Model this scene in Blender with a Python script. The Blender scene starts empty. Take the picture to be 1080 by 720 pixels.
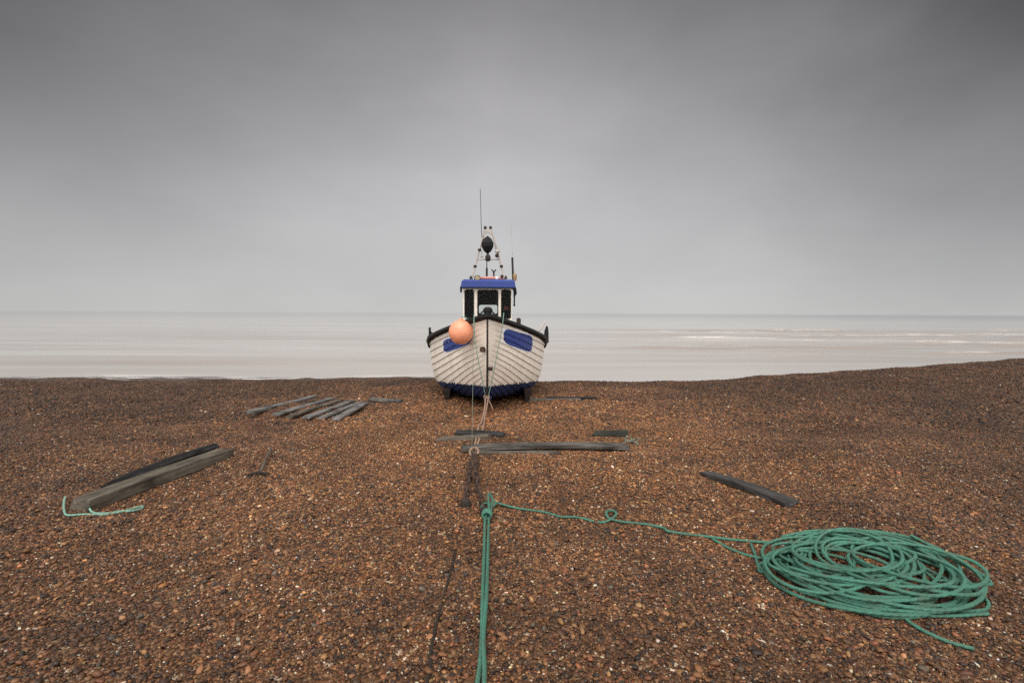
import bpy, math, random
import numpy as np
from mathutils import Matrix, Vector, Euler

random.seed(7); rng = np.random.default_rng(11)
S = bpy.context.scene
COL = S.collection
R = math.radians

# ------------------------------------------------------------------ camera
CAM_H = 1.65
PITCH = math.atan(30.0 / 540.0)
ROLL = R(0.265)
cam_data = bpy.data.cameras.new('camera')
cam_data.sensor_width = 36.0
cam_data.lens = 18.0
cam_data.clip_start = 0.05
cam_data.clip_end = 60000.0
cam = bpy.data.objects.new('camera', cam_data)
COL.objects.link(cam)
CAM_ROT = Euler((math.pi / 2 - PITCH, 0, 0)).to_matrix() @ Matrix.Rotation(ROLL, 3, 'Z')
cam.matrix_world = Matrix.Translation((0, 0, CAM_H)) @ CAM_ROT.to_4x4()
S.camera = cam

def ray(px, py):
    return CAM_ROT @ Vector(((px - 540.0) / 540.0, -(py - 360.0) / 540.0, -1.0))

def at_depth(px, py, d):
    v = ray(px, py)
    t = d / v.y
    return Vector((v.x * t, d, CAM_H + v.z * t))

# ------------------------------------------------------------------ terrain
SEA_Z = -2.0

def sstep(a, b, x):
    t = np.clip((x - a) / (b - a), 0, 1)
    return t * t * (3 - 2 * t)

_ur = np.random.default_rng(3)
_waves = []
for _ in range(26):
    wl = float(_ur.uniform(0.45, 3.2)); th = float(_ur.uniform(0, math.pi)); ph = float(_ur.uniform(0, 6.28))
    _waves.append((2 * math.pi / wl * math.cos(th), 2 * math.pi / wl * math.sin(th), ph, 0.0050 * wl ** 0.8))

def ground(x, y):
    x = np.asarray(x, dtype=float); y = np.asarray(y, dtype=float)
    yc = np.maximum(y, -6.0)
    z = -0.0327 * (yc - 2.0)
    # the beach ridge rising to the right
    hx = np.maximum(x - 5.2, 0.0)
    hump = 0.98 * (1 - np.exp(-(hx / 8.0) ** 1.15)) * sstep(8.0, 17.5, y)
    z = z + hump - .15 * sstep(1.5, 14.0, -x) * sstep(8.0, 15.0, y)
    # the seaward face
    s2 = 0.112 + 0.14 * sstep(-4.0, 0.5, x)
    crest = 16.0 + 0.35 * np.sin(x * 0.31 + 1.0) + 0.12 * sstep(8, 20, x) * (x - 8)
    w = 0.55
    q = (y - crest) / w
    sp = w * np.where(q > 30, q, np.log1p(np.exp(np.minimum(q, 30))))
    z = z - (s2 - 0.0327) * sp
    u = np.zeros_like(z)
    for kx, ky, ph, a in _waves:
        u = u + a * np.sin(kx * x + ky * y + ph)
    u = u * (1 - sstep(19, 26, y)) * (1 - sstep(25, 60, np.abs(x)))
    z = z + u
    return np.maximum(z, -6.0)

def g(x, y):
    return float(ground(np.array([x]), np.array([y]))[0])

def at(px, py, lift=0.0):
    """point of the beach seen at a pixel of the 1080x720 photograph"""
    v = ray(px, py)
    lo, hi = 0.2, 60.0
    a = lo
    step = 0.05
    prev = a
    while a < hi:
        x, y, z = v.x * a, v.y * a, CAM_H + v.z * a
        if z < g(x, y) + lift:
            break
        prev = a; a += step
    lo, hi = prev, a
    for _ in range(24):
        m = (lo + hi) / 2
        if CAM_H + v.z * m < g(v.x * m, v.y * m) + lift: hi = m
        else: lo = m
    return Vector((v.x * lo, v.y * lo, CAM_H + v.z * lo))

# ------------------------------------------------------------------ mesh helpers
class MB:
    def __init__(self):
        self.v = []; self.f = []; self.mi = []; self.uv = None
    def add(self, verts, faces, mi=0):
        o = len(self.v)
        self.v += [tuple(p) for p in verts]
        self.f += [tuple(i + o for i in f) for f in faces]
        self.mi += [mi] * len(faces)
    def box(self, c, size, rot=None, mi=0, bevel=0.0):
        sx, sy, sz = [q / 2 for q in size]
        b = min(bevel, sx * .9, sy * .9, sz * .9)
        pts = []; faces = []
        if b <= 0:
            pts = [(i * sx, j * sy, k * sz) for i in (-1, 1) for j in (-1, 1) for k in (-1, 1)]
            faces = [(0, 1, 3, 2), (4, 6, 7, 5), (0, 4, 5, 1), (2, 3, 7, 6), (0, 2, 6, 4), (1, 5, 7, 3)]
        else:
            # chamfered box: 24 points
            idx = {}
            for i in (-1, 1):
                for j in (-1, 1):
                    for k in (-1, 1):
                        for ax in range(3):
                            p = [i * (sx - b), j * (sy - b), k * (sz - b)]
                            p[ax] += (i, j, k)[ax] * b
                            idx[(i, j, k, ax)] = len(pts); pts.append(tuple(p))
            I = idx
            for sgn in (-1, 1):
                q = [I[(sgn, -1, -1, 0)], I[(sgn, 1, -1, 0)], I[(sgn, 1, 1, 0)], I[(sgn, -1, 1, 0)]]
                faces.append(q if sgn > 0 else q[::-1])
                q = [I[(-1, sgn, -1, 1)], I[(-1, sgn, 1, 1)], I[(1, sgn, 1, 1)], I[(1, sgn, -1, 1)]]
                faces.append(q if sgn > 0 else q[::-1])
                q = [I[(-1, -1, sgn, 2)], I[(1, -1, sgn, 2)], I[(1, 1, sgn, 2)], I[(-1, 1, sgn, 2)]]
                faces.append(q if sgn > 0 else q[::-1])
            for a_ in (-1, 1):
                for b_ in (-1, 1):
                    faces.append([I[(a_, b_, -1, 0)], I[(a_, b_, 1, 0)], I[(a_, b_, 1, 1)], I[(a_, b_, -1, 1)]])
                    faces.append([I[(a_, -1, b_, 0)], I[(a_, 1, b_, 0)], I[(a_, 1, b_, 2)], I[(a_, -1, b_, 2)]])
                    faces.append([I[(-1, a_, b_, 1)], I[(1, a_, b_, 1)], I[(1, a_, b_, 2)], I[(-1, a_, b_, 2)]])
                    for c_ in (-1, 1):
                        faces.append([I[(a_, b_, c_, 0)], I[(a_, b_, c_, 1)], I[(a_, b_, c_, 2)]])
        M = rot if rot is not None else Matrix.Identity(3)
        c = Vector(c)
        self.add([M @ Vector(p) + c for p in pts], faces, mi)
    def tube(self, pts, r, n=8, mi=0, cap=True, closed=False):
        pts = [Vector(p) for p in pts]
        m = len(pts)
        rs = r if isinstance(r, (list, tuple)) else [r] * m
        tang = []
        for i in range(m):
            if closed: t = pts[(i + 1) % m] - pts[i - 1]
            else: t = pts[min(i + 1, m - 1)] - pts[max(i - 1, 0)]
            tang.append(t.normalized() if t.length > 1e-9 else Vector((0, 0, 1)))
        up = Vector((0, 0, 1)) if abs(tang[0].z) < .9 else Vector((1, 0, 0))
        nrm = (up - tang[0] * up.dot(tang[0])).normalized()
        vs = []
        for i in range(m):
            nrm = (nrm - tang[i] * nrm.dot(tang[i]))
            nrm = nrm.normalized() if nrm.length > 1e-6 else tang[i].orthogonal().normalized()
            b = tang[i].cross(nrm)
            for k in range(n):
                a = 2 * math.pi * k / n
                vs.append(pts[i] + (nrm * math.cos(a) + b * math.sin(a)) * rs[i])
        fs = []
        for i in range(m if closed else m - 1):
            j = (i + 1) % m
            for k in range(n):
                k2 = (k + 1) % n
                fs.append((i * n + k, i * n + k2, j * n + k2, j * n + k))
        if cap and not closed:
            fs.append(tuple(range(n))[::-1]); fs.append(tuple((m - 1) * n + k for k in range(n)))
        self.add(vs, fs, mi)
    def lathe(self, prof, c=(0, 0, 0), n=24, rot=None, mi=0):
        """prof: (radius, height) up the local z axis"""
        M = rot if rot is not None else Matrix.Identity(3); c = Vector(c)
        vs = []; fs = []
        for r, h in prof:
            for k in range(n):
                a = 2 * math.pi * k / n
                vs.append(M @ Vector((r * math.cos(a), r * math.sin(a), h)) + c)
        for i in range(len(prof) - 1):
            for k in range(n):
                k2 = (k + 1) % n
                fs.append((i * n + k, i * n + k2, (i + 1) * n + k2, (i + 1) * n + k))
        fs.append(tuple(range(n))[::-1]); fs.append(tuple((len(prof) - 1) * n + k for k in range(n)))
        self.add(vs, fs, mi)
    def build(self, name, mats, parent=None, smooth=True, loc=None, rot=None, angle=40):
        me = bpy.data.meshes.new(name)
        me.from_pydata(self.v, [], self.f)
        if not isinstance(mats, (list, tuple)): mats = [mats]
        for m in mats: me.materials.append(m)
        me.polygons.foreach_set('material_index', self.mi)
        me.update()
        if smooth:
            me.polygons.foreach_set('use_smooth', [True] * len(me.polygons))
            me.set_sharp_from_angle(angle=R(angle))
        o = bpy.data.objects.new(name, me)
        COL.objects.link(o)
        if parent: o.parent = parent
        if loc is not None: o.location = loc
        if rot is not None: o.rotation_euler = rot
        return o

def catmull(pts, k=6, closed=False):
    P = [Vector(p) for p in pts]; n = len(P); out = []
    rngi = range(n) if closed else range(n - 1)
    for i in rngi:
        if closed: a, b, c, d = P[i - 1], P[i], P[(i + 1) % n], P[(i + 2) % n]
        else: a, b, c, d = P[max(i - 1, 0)], P[i], P[i + 1], P[min(i + 2, n - 1)]
        for j in range(k):
            t = j / k
            out.append(0.5 * ((2 * b) + (c - a) * t + (2 * a - 5 * b + 4 * c - d) * t * t + (3 * b - a - 3 * c + d) * t ** 3))
    if not closed: out.append(P[-1].copy())
    return out

CLEAR = []            # (x, y, radius, top) where no stone may poke through
def tag(o, label=None, cat=None, group=None, kind=None):
    if label: o['label'] = label
    if cat: o['category'] = cat
    if group: o['group'] = group
    if kind: o['kind'] = kind
    return o

def empty(name, loc, rot=(0, 0, 0)):
    o = bpy.data.objects.new(name, None); COL.objects.link(o)
    o.location = loc; o.rotation_euler = rot; o.empty_display_size = .2
    return o

# ------------------------------------------------------------------ materials
def newmat(name):
    m = bpy.data.materials.new(name); m.use_nodes = True
    nt = m.node_tree; nt.nodes.clear()
    out = nt.nodes.new('ShaderNodeOutputMaterial')
    b = nt.nodes.new('ShaderNodeBsdfPrincipled')
    nt.links.new(b.outputs[0], out.inputs[0])
    return m, nt, b, out

def N(nt, t, **kw):
    n = nt.nodes.new(t)
    for k, v in kw.items(): setattr(n, k, v)
    return n

def ramp(nt, stops, interp='LINEAR'):
    n = nt.nodes.new('ShaderNodeValToRGB'); cr = n.color_ramp; cr.interpolation = interp
    while len(cr.elements) < len(stops): cr.elements.new(0.5)
    for e, (p, c) in zip(cr.elements, stops):
        e.position = p; e.color = (*c, 1) if len(c) == 3 else c
    return n

def noise(nt, vec, scale, detail=4, rough=.55, dim='3D'):
    n = N(nt, 'ShaderNodeTexNoise'); n.inputs['Scale'].default_value = scale
    n.inputs['Detail'].default_value = detail; n.inputs['Roughness'].default_value = rough
    if vec is not None: nt.links.new(vec, n.inputs['Vector'])
    return n

def mapping(nt, src, scale=(1, 1, 1), loc=(0, 0, 0)):
    m = N(nt, 'ShaderNodeMapping'); m.inputs['Scale'].default_value = scale; m.inputs['Location'].default_value = loc
    nt.links.new(src, m.inputs['Vector']); return m.outputs[0]

def mixc(nt, fac, a, b, blend='MIX'):
    m = N(nt, 'ShaderNodeMix', data_type='RGBA', blend_type=blend)
    for sock, val in ((m.inputs[0], fac), (m.inputs[6], a), (m.inputs[7], b)):
        if hasattr(val, 'is_linked') or isinstance(val, bpy.types.NodeSocket): nt.links.new(val, sock)
        elif isinstance(val, (int, float)): sock.default_value = val
        else: sock.default_value = (*val, 1)
    return m.outputs[2]

def bump(nt, b, height, strength=.4, dist=.01):
    n = N(nt, 'ShaderNodeBump'); n.inputs['Strength'].default_value = strength; n.inputs['Distance'].default_value = dist
    nt.links.new(height, n.inputs['Height']); nt.links.new(n.outputs[0], b.inputs['Normal']); return n

def painted(name, col, stain, rough=.5, amount=.5, scale=6.0, spec=.4, streak=True):
    """old paint with stains, worn by blotches that run downwards"""
    m, nt, b, _ = newmat(name)
    tc = N(nt, 'ShaderNodeTexCoord')
    v = mapping(nt, tc.outputs['Object'], (1, 1, .28 if streak else 1))
    n1 = noise(nt, v, scale, 8, .65)
    n2 = noise(nt, tc.outputs['Object'], scale * 9, 5, .7)
    r1 = ramp(nt, [(.42, (0, 0, 0)), (.75, (1, 1, 1))]); nt.links.new(n1.outputs[0], r1.inputs[0])
    ml = N(nt, 'ShaderNodeMath', operation='MULTIPLY'); ml.inputs[1].default_value = amount
    nt.links.new(r1.outputs[0], ml.inputs[0])
    c = mixc(nt, ml.outputs[0], col, stain)
    r2 = ramp(nt, [(.3, (.78, .78, .78)), (.7, (1, 1, 1))]); nt.links.new(n2.outputs[0], r2.inputs[0])
    c = mixc(nt, 1.0, c, r2.outputs[0], 'MULTIPLY')
    nt.links.new(c, b.inputs['Base Color'])
    b.inputs['Roughness'].default_value = rough
    b.inputs['Specular IOR Level'].default_value = spec
    bump(nt, b, n2.outputs[0], .25, .003)
    return m

def plain(name, col, rough=.6, metal=0.0, var=.25, scale=20.0, spec=.4):
    m, nt, b, _ = newmat(name)
    tc = N(nt, 'ShaderNodeTexCoord')
    n1 = noise(nt, tc.outputs['Object'], scale, 6, .6)
    lo = tuple(c * (1 - var) for c in col); hi = tuple(min(1, c * (1 + var)) for c in col)
    r1 = ramp(nt, [(.3, lo), (.7, hi)]); nt.links.new(n1.outputs[0], r1.inputs[0])
    nt.links.new(r1.outputs[0], b.inputs['Base Color'])
    b.inputs['Roughness'].default_value = rough; b.inputs['Metallic'].default_value = metal
    b.inputs['Specular IOR Level'].default_value = spec
    bump(nt, b, n1.outputs[0], .2, .003)
    return m

def wood(name, dark, mid, light, rough=.85, scale=1.0):
    """weathered timber, grain along local x"""
    m, nt, b, _ = newmat(name)
    tc = N(nt, 'ShaderNodeTexCoord')
    oi = N(nt, 'ShaderNodeObjectInfo')
    add = N(nt, 'ShaderNodeVectorMath', operation='ADD')
    nt.links.new(tc.outputs['Object'], add.inputs[0]); nt.links.new(oi.outputs['Location'], add.inputs[1])
    v = mapping(nt, add.outputs[0], (1.6 * scale, 34 * scale, 34 * scale))
    n1 = noise(nt, v, 1.0, 6, .65)
    n2 = noise(nt, mapping(nt, add.outputs[0], (2.2, 6, 6)), 1.0, 4, .6)
    r1 = ramp(nt, [(.28, dark), (.52, mid), (.74, light)]); nt.links.new(n1.outputs[0], r1.inputs[0])
    r2 = ramp(nt, [(.34, (.30, .29, .28)), (.5, (.85, .85, .85)), (.68, (1.12, 1.11, 1.1))]); nt.links.new(n2.outputs[0], r2.inputs[0])
    c = mixc(nt, 1.0, r1.outputs[0], r2.outputs[0], 'MULTIPLY')
    nt.links.new(c, b.inputs['Base Color'])
    b.inputs['Roughness'].default_value = rough; b.inputs['Specular IOR Level'].default_value = .25
    bump(nt, b, n1.outputs[0], .8, .008)
    return m

def rope_mat(name, col, dirt, amount=.5):
    m, nt, b, _ = newmat(name)
    tc = N(nt, 'ShaderNodeTexCoord')
    n1 = noise(nt, tc.outputs['Object'], 9, 6, .65)
    n2 = noise(nt, tc.outputs['Object'], 260, 3, .6)
    r1 = ramp(nt, [(.4, (0, 0, 0)), (.72, (amount,) * 3)]); nt.links.new(n1.outputs[0], r1.inputs[0])
    c = mixc(nt, r1.outputs[0], col, dirt)
    r2 = ramp(nt, [(.3, (.6, .6, .6)), (.7, (1.15, 1.15, 1.15))]); nt.links.new(n2.outputs[0], r2.inputs[0])
    c = mixc(nt, 1.0, c, r2.outputs[0], 'MULTIPLY')
    nt.links.new(c, b.inputs['Base Color'])
    b.inputs['Roughness'].default_value = .7; b.inputs['Specular IOR Level'].default_value = .3
    uv = N(nt, 'ShaderNodeUVMap')
    w = N(nt, 'ShaderNodeTexWave', wave_type='BANDS', bands_direction='DIAGONAL')
    w.inputs['Scale'].default_value = 1.0; w.inputs['Distortion'].default_value = .6
    nt.links.new(uv.outputs[0], w.inputs['Vector'])
    bump(nt, b, w.outputs['Fac'], .7, .004)
    return m

M = {}
M['white'] = painted('worn_white_paint', (.88, .81, .705), (.52, .35, .21), .42, .34, 3.6)
M['seam'] = plain('dark_plank_seam', (.17, .085, .045), .85, 0, .5)
M['blue_boot'] = painted('dark_blue_bottom_paint', (.013, .028, .10), (.010, .010, .012), .6, .9, 2.2)
M['blue'] = painted('bright_blue_paint', (.018, .045, .24), (.02, .035, .15), .42, .4, 5)
M['panel_white'] = painted('fresh_white_paint', (.88, .88, .88), (.7, .68, .66), .45, .2, 6)
M['black'] = plain('black_rubber_and_tar', (.007, .0065, .0065), .6, 0, .5, 16, .25)
M['dark_iron'] = plain('dark_rusty_iron', (.030, .022, .018), .75, .2, .6, 40)
M['brown_iron'] = plain('brown_rust', (.075, .04, .025), .85, .1, .6, 50)
M['rust'] = plain('orange_rust', (.26, .17, .12), .85, .1, .5, 50)
M['steel'] = painted('galvanised_pole_paint', (.55, .50, .45), (.20, .13, .09), .5, .7, 12)
M['wet_wood'] = plain('wet_tarred_runner', (.016, .009, .007), .7, 0, .4, 14, .2)
M['stem_wood'] = plain('tarred_stem_wood', (.028, .018, .013), .75, 0, .4, 14)
M['deck'] = wood('grey_deck_boards', (.12, .11, .10), (.2, .19, .18), (.28, .27, .25))
M['orange'] = painted('orange_vinyl', (.95, .37, .21), (.72, .25, .14), .42, .6, 6, .5, False)
M['lifebuoy'] = painted('faded_red_vinyl', (.60, .27, .22), (.5, .30, .26), .5, .5, 6)
M['wood_grey'] = wood('silver_grey_timber', (.05, .045, .042), (.16, .15, .14), (.30, .28, .265))
M['wood_brown'] = wood('grey_brown_timber', (.045, .037, .028), (.12, .10, .075), (.19, .16, .125))
M['wood_mid'] = wood('brownish_weathered_timber', (.03, .026, .022), (.095, .085, .073), (.24, .225, .205))
M['wood_char'] = wood('charcoal_brown_timber', (.016, .014, .013), (.05, .046, .043), (.14, .13, .12))
M['wood_dark'] = wood('dark_wet_timber', (.012, .011, .011), (.035, .033, .033), (.075, .072, .072))
M['wood_green'] = wood('dark_algae_timber', (.012, .013, .009), (.03, .033, .022), (.055, .058, .04))
M['green_rope'] = rope_mat('green_polypropylene_rope', (.064, .205, .145), (.07, .11, .075), .85)
M['pale_green_rope'] = rope_mat('pale_green_rope', (.22, .40, .31), (.22, .26, .20), .5)
M['tan_rope'] = rope_mat('pinkish_tan_rope', (.36, .23, .165), (.20, .13, .09), .6)
M['dark_rope'] = rope_mat('dark_old_rope', (.030, .022, .017), (.06, .035, .022), .6)
M['string'] = rope_mat('frayed_pale_twine', (.20, .24, .185), (.15, .14, .10), .5)
M['interior'] = plain('dark_wheelhouse_lining', (.016, .013, .012), .8, 0, .3, 10)
M['red'] = plain('red_plastic', (.35, .07, .06), .5)
M['lamp_glass'] = plain('yellowed_lamp_glass', (.30, .24, .13), .2, 0, .2, 30, .6)
M['brass'] = plain('dull_brass_and_wood', (.30, .19, .09), .55, .3, .3, 30)

def glass_mat():
    m = bpy.data.materials.new('tinted_window_glass'); m.use_nodes = True
    nt = m.node_tree; nt.nodes.clear()
    out = N(nt, 'ShaderNodeOutputMaterial'); tr = N(nt, 'ShaderNodeBsdfTransparent'); gl = N(nt, 'ShaderNodeBsdfGlossy')
    tr.inputs[0].default_value = (.80, .86, .83, 1); gl.inputs['Roughness'].default_value = .35; gl.inputs[0].default_value = (.55, .57, .56, 1)
    fr = N(nt, 'ShaderNodeFresnel'); fr.inputs[0].default_value = 1.3
    mx = N(nt, 'ShaderNodeMixShader')
    nt.links.new(fr.outputs[0], mx.inputs[0]); nt.links.new(tr.outputs[0], mx.inputs[1]); nt.links.new(gl.outputs[0], mx.inputs[2])
    nt.links.new(mx.outputs[0], out.inputs[0]); return m
M['glass'] = glass_mat()

# ------------------------------------------------------------------ shingle colours
PALETTE = [  # linear base colour, share
    ((.165, .074, .029), 30), ((.112, .051, .021), 24), ((.044, .0225, .012), 21), ((.245, .128, .057), 12),
    ((.195, .074, .033), 6), ((.098, .080, .066), 1.8), ((.032, .026, .023), 1.8), ((.42, .29, .185), 4.6), ((.62, .52, .42), 2.8)]

def damp_and_vignette(nt, P, c):
    """random wet patches, then a vignette painted in: lighter mid-beach, darker outwards"""
    n3 = noise(nt, P, .8, 6, .62)
    r3 = ramp(nt, [(.32, (.56, .54, .52)), (.5, (.95, .94, .92)), (.72, (1.22, 1.18, 1.12))]); nt.links.new(n3.outputs[0], r3.inputs[0])
    c = mixc(nt, 1.0, c, r3.outputs[0], 'MULTIPLY')
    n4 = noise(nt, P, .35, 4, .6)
    sx = N(nt, 'ShaderNodeSeparateXYZ'); nt.links.new(P, sx.inputs[0])
    def mth(op, a, b=None, c_=None):
        m = N(nt, 'ShaderNodeMath', operation=op)
        for k, v in enumerate((a, b, c_)):
            if v is None: continue
            if isinstance(v, (int, float)): m.inputs[k].default_value = v
            else: nt.links.new(v, m.inputs[k])
        return m.outputs[0]
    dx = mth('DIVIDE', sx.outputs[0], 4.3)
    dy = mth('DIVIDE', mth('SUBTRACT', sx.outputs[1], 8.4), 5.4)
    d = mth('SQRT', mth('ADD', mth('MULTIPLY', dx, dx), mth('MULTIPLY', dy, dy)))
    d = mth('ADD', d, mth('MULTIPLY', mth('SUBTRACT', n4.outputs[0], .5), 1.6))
    r4 = ramp(nt, [(.28, (1.26, 1.17, 1.0)), (.56, (.95, .90, .83)), (1.0, (.51, .485, .45))]); nt.links.new(mth('MULTIPLY', d, .6), r4.inputs[0])  # vignette darkening put into the shingle colour, stronger away from the ellipse
    return mixc(nt, 1.0, c, r4.outputs[0], 'MULTIPLY')

def shingle_ground():
    m, nt, b, _ = newmat('shingle_bed')
    tc = N(nt, 'ShaderNodeTexCoord'); P = tc.outputs['Object']
    vo = N(nt, 'ShaderNodeTexVoronoi'); vo.inputs['Scale'].default_value = 34; nt.links.new(P, vo.inputs['Vector'])
    sep = N(nt, 'ShaderNodeSeparateColor'); nt.links.new(vo.outputs['Color'], sep.inputs[0])
    stops = []; acc = 0; tot = sum(p for _, p in PALETTE)
    for c, p in PALETTE:
        stops.append((acc / tot, c)); acc += p
    r1 = ramp(nt, stops, 'CONSTANT'); nt.links.new(sep.outputs[0], r1.inputs[0])
    # larger clusters, for the distance where single stones no longer show
    vo2 = N(nt, 'ShaderNodeTexVoronoi'); vo2.inputs['Scale'].default_value = 8; nt.links.new(P, vo2.inputs['Vector'])
    sep2 = N(nt, 'ShaderNodeSeparateColor'); nt.links.new(vo2.outputs['Color'], sep2.inputs[0])
    r2 = ramp(nt, [(0, (.6, .6, .6)), (.5, (.95, .95, .95)), (.9, (1.2, 1.15, 1.1)), (1, (1.7, 1.6, 1.5))]); nt.links.new(sep2.outputs[1], r2.inputs[0])
    c = mixc(nt, 1.0, r1.outputs[0], r2.outputs[0], 'MULTIPLY')
    c = damp_and_vignette(nt, tc.outputs['Object'], c)
    sz = N(nt, 'ShaderNodeSeparateXYZ'); nt.links.new(P, sz.inputs[0])
    nw = noise(nt, mapping(nt, P, (.5, 1.2, 1)), 1.0, 5, .6)
    za = N(nt, 'ShaderNodeMath', operation='MULTIPLY_ADD'); za.inputs[1].default_value = .35; nt.links.new(nw.outputs[0], za.inputs[0]); nt.links.new(sz.outputs[2], za.inputs[2])
    wet = N(nt, 'ShaderNodeMapRange'); wet.inputs['From Min'].default_value = -.70; wet.inputs['From Max'].default_value = -1.15; nt.links.new(za.outputs[0], wet.inputs[0])
    c = mixc(nt, wet.outputs[0], c, (.07, .05, .038))
    sw = N(nt, 'ShaderNodeMapRange'); sw.inputs['From Min'].default_value = -1.05; sw.inputs['From Max'].default_value = -1.20; nt.links.new(za.outputs[0], sw.inputs[0])
    nf = noise(nt, mapping(nt, P, (.45, .8, 1)), 1.0, 5, .65); rf_ = ramp(nt, [(.50, (0, 0, 0)), (.56, (1, 1, 1))]); nt.links.new(nf.outputs[0], rf_.inputs[0])
    sm_ = N(nt, 'ShaderNodeMath', operation='MULTIPLY'); nt.links.new(sw.outputs[0], sm_.inputs[0]); nt.links.new(rf_.outputs[0], sm_.inputs[1])
    c = mixc(nt, sm_.outputs[0], c, (.72, .70, .67))
    rw = N(nt, 'ShaderNodeMapRange'); rw.inputs['To Min'].default_value = .75; rw.inputs['To Max'].default_value = .22; nt.links.new(wet.outputs[0], rw.inputs[0]); nt.links.new(rw.outputs[0], b.inputs['Roughness'])
    nt.links.new(c, b.inputs['Base Color'])
    b.inputs['Specular IOR Level'].default_value = .4
    inv = N(nt, 'ShaderNodeMath', operation='SUBTRACT'); inv.inputs[0].default_value = 1.0
    nt.links.new(vo.outputs['Distance'], inv.inputs[1])
    bump(nt, b, inv.outputs[0], 1.0, .03)
    return m

def pebble_mat():
    m, nt, b, _ = newmat('flint_pebbles')
    at_ = N(nt, 'ShaderNodeAttribute'); at_.attribute_name = 'stone'
    tc = N(nt, 'ShaderNodeTexCoord')
    n1 = noise(nt, tc.outputs['Object'], 120, 4, .65)
    r1 = ramp(nt, [(.3, (.72, .72, .72)), (.7, (1.15, 1.15, 1.15))]); nt.links.new(n1.outputs[0], r1.inputs[0])
    c = mixc(nt, 1.0, at_.outputs['Color'], r1.outputs[0], 'MULTIPLY')
    c = damp_and_vignette(nt, tc.outputs['Object'], c)
    nt.links.new(c, b.inputs['Base Color'])
    b.inputs['Roughness'].default_value = .5; b.inputs['Specular IOR Level'].default_value = .4
    bump(nt, b, n1.outputs[0], .4, .003)
    return m

# ------------------------------------------------------------------ ground sheet
def grid_mesh(name, X, Y, Zf, mat):
    XX, YY = np.meshgrid(X, Y)
    ZZ = Zf(XX, YY)
    nx, ny = len(X), len(Y)
    co = np.stack([XX, YY, ZZ], -1).reshape(-1, 3).astype(np.float32)
    i = np.arange(ny - 1)[:, None] * nx + np.arange(nx - 1)[None, :]
    q = np.stack([i, i + 1, i + nx + 1, i + nx], -1).reshape(-1, 4).astype(np.int32)
    me = bpy.data.meshes.new(name)
    raw_mesh(me, co, q)
    me.materials.append(mat)
    o = bpy.data.objects.new(name, me); COL.objects.link(o)
    return o, XX, YY

def raw_mesh(me, co, faces, smooth=True):
    nf, k = faces.shape
    me.vertices.add(len(co)); me.vertices.foreach_set('co', co.ravel())
    me.loops.add(nf * k); me.loops.foreach_set('vertex_index', faces.ravel())
    me.polygons.add(nf)
    me.polygons.foreach_set('loop_start', (np.arange(nf) * k).astype(np.int32))
    if smooth: me.polygons.foreach_set('use_smooth', np.ones(nf, dtype=bool))
    me.update(calc_edges=True)

xs = np.linspace(-1, 1, 561)
X = 16 * np.sinh(xs * 3.4) / math.sinh(3.4) * 14 / 3.0
X = np.concatenate([[-30000, -2000, -300], X, [300, 2000, 30000]])
Y = np.concatenate([[-300, -60, -20, -8, -4], np.arange(-2, 12, .07), np.arange(12, 30, .12), np.arange(30.2, 60, 1.5), [80, 150, 400, 3000, 30000]])
gnd, _, _ = grid_mesh('shingle_beach', X, Y, ground, shingle_ground())
tag(gnd, kind='structure')

# ------------------------------------------------------------------ pebbles (stuff)
def ico(sub):
    t = (1 + 5 ** .5) / 2
    v = [(-1, t, 0), (1, t, 0), (-1, -t, 0), (1, -t, 0), (0, -1, t), (0, 1, t), (0, -1, -t), (0, 1, -t), (t, 0, -1), (t, 0, 1), (-t, 0, -1), (-t, 0, 1)]
    f = [(0, 11, 5), (0, 5, 1), (0, 1, 7), (0, 7, 10), (0, 10, 11), (1, 5, 9), (5, 11, 4), (11, 10, 2), (10, 7, 6), (7, 1, 8),
         (3, 9, 4), (3, 4, 2), (3, 2, 6), (3, 6, 8), (3, 8, 9), (4, 9, 5), (2, 4, 11), (6, 2, 10), (8, 6, 7), (9, 8, 1)]
    v = [np.array(p) / np.linalg.norm(p) for p in v]
    for _ in range(sub):
        cache = {}; nf = []
        def mid(a, b):
            k = (min(a, b), max(a, b))
            if k not in cache:
                p = v[a] + v[b]; v.append(p / np.linalg.norm(p)); cache[k] = len(v) - 1
            return cache[k]
        for a, b, c in f:
            d, e, h = mid(a, b), mid(b, c), mid(c, a)
            nf += [(a, d, h), (b, e, d), (c, h, e), (d, e, h)]
        f = nf
    return np.array(v), np.array(f)

def pebble_variants(sub, n, cut):
    v, f = ico(sub)
    c = v[f].mean(1)
    f = f[c[:, 2] > cut]
    used = np.unique(f); remap = -np.ones(len(v), int); remap[used] = np.arange(len(used))
    v = v[used]; f = remap[f]
    out = []
    for _ in range(n):
        d = np.ones(len(v))
        for _k in range(5):
            a = rng.normal(size=3); a /= np.linalg.norm(a)
            d += .22 * np.tanh(3 * (v @ a)) * rng.uniform(-1, 1)
        out.append(v * d[:, None])
    return np.array(out), f

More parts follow.
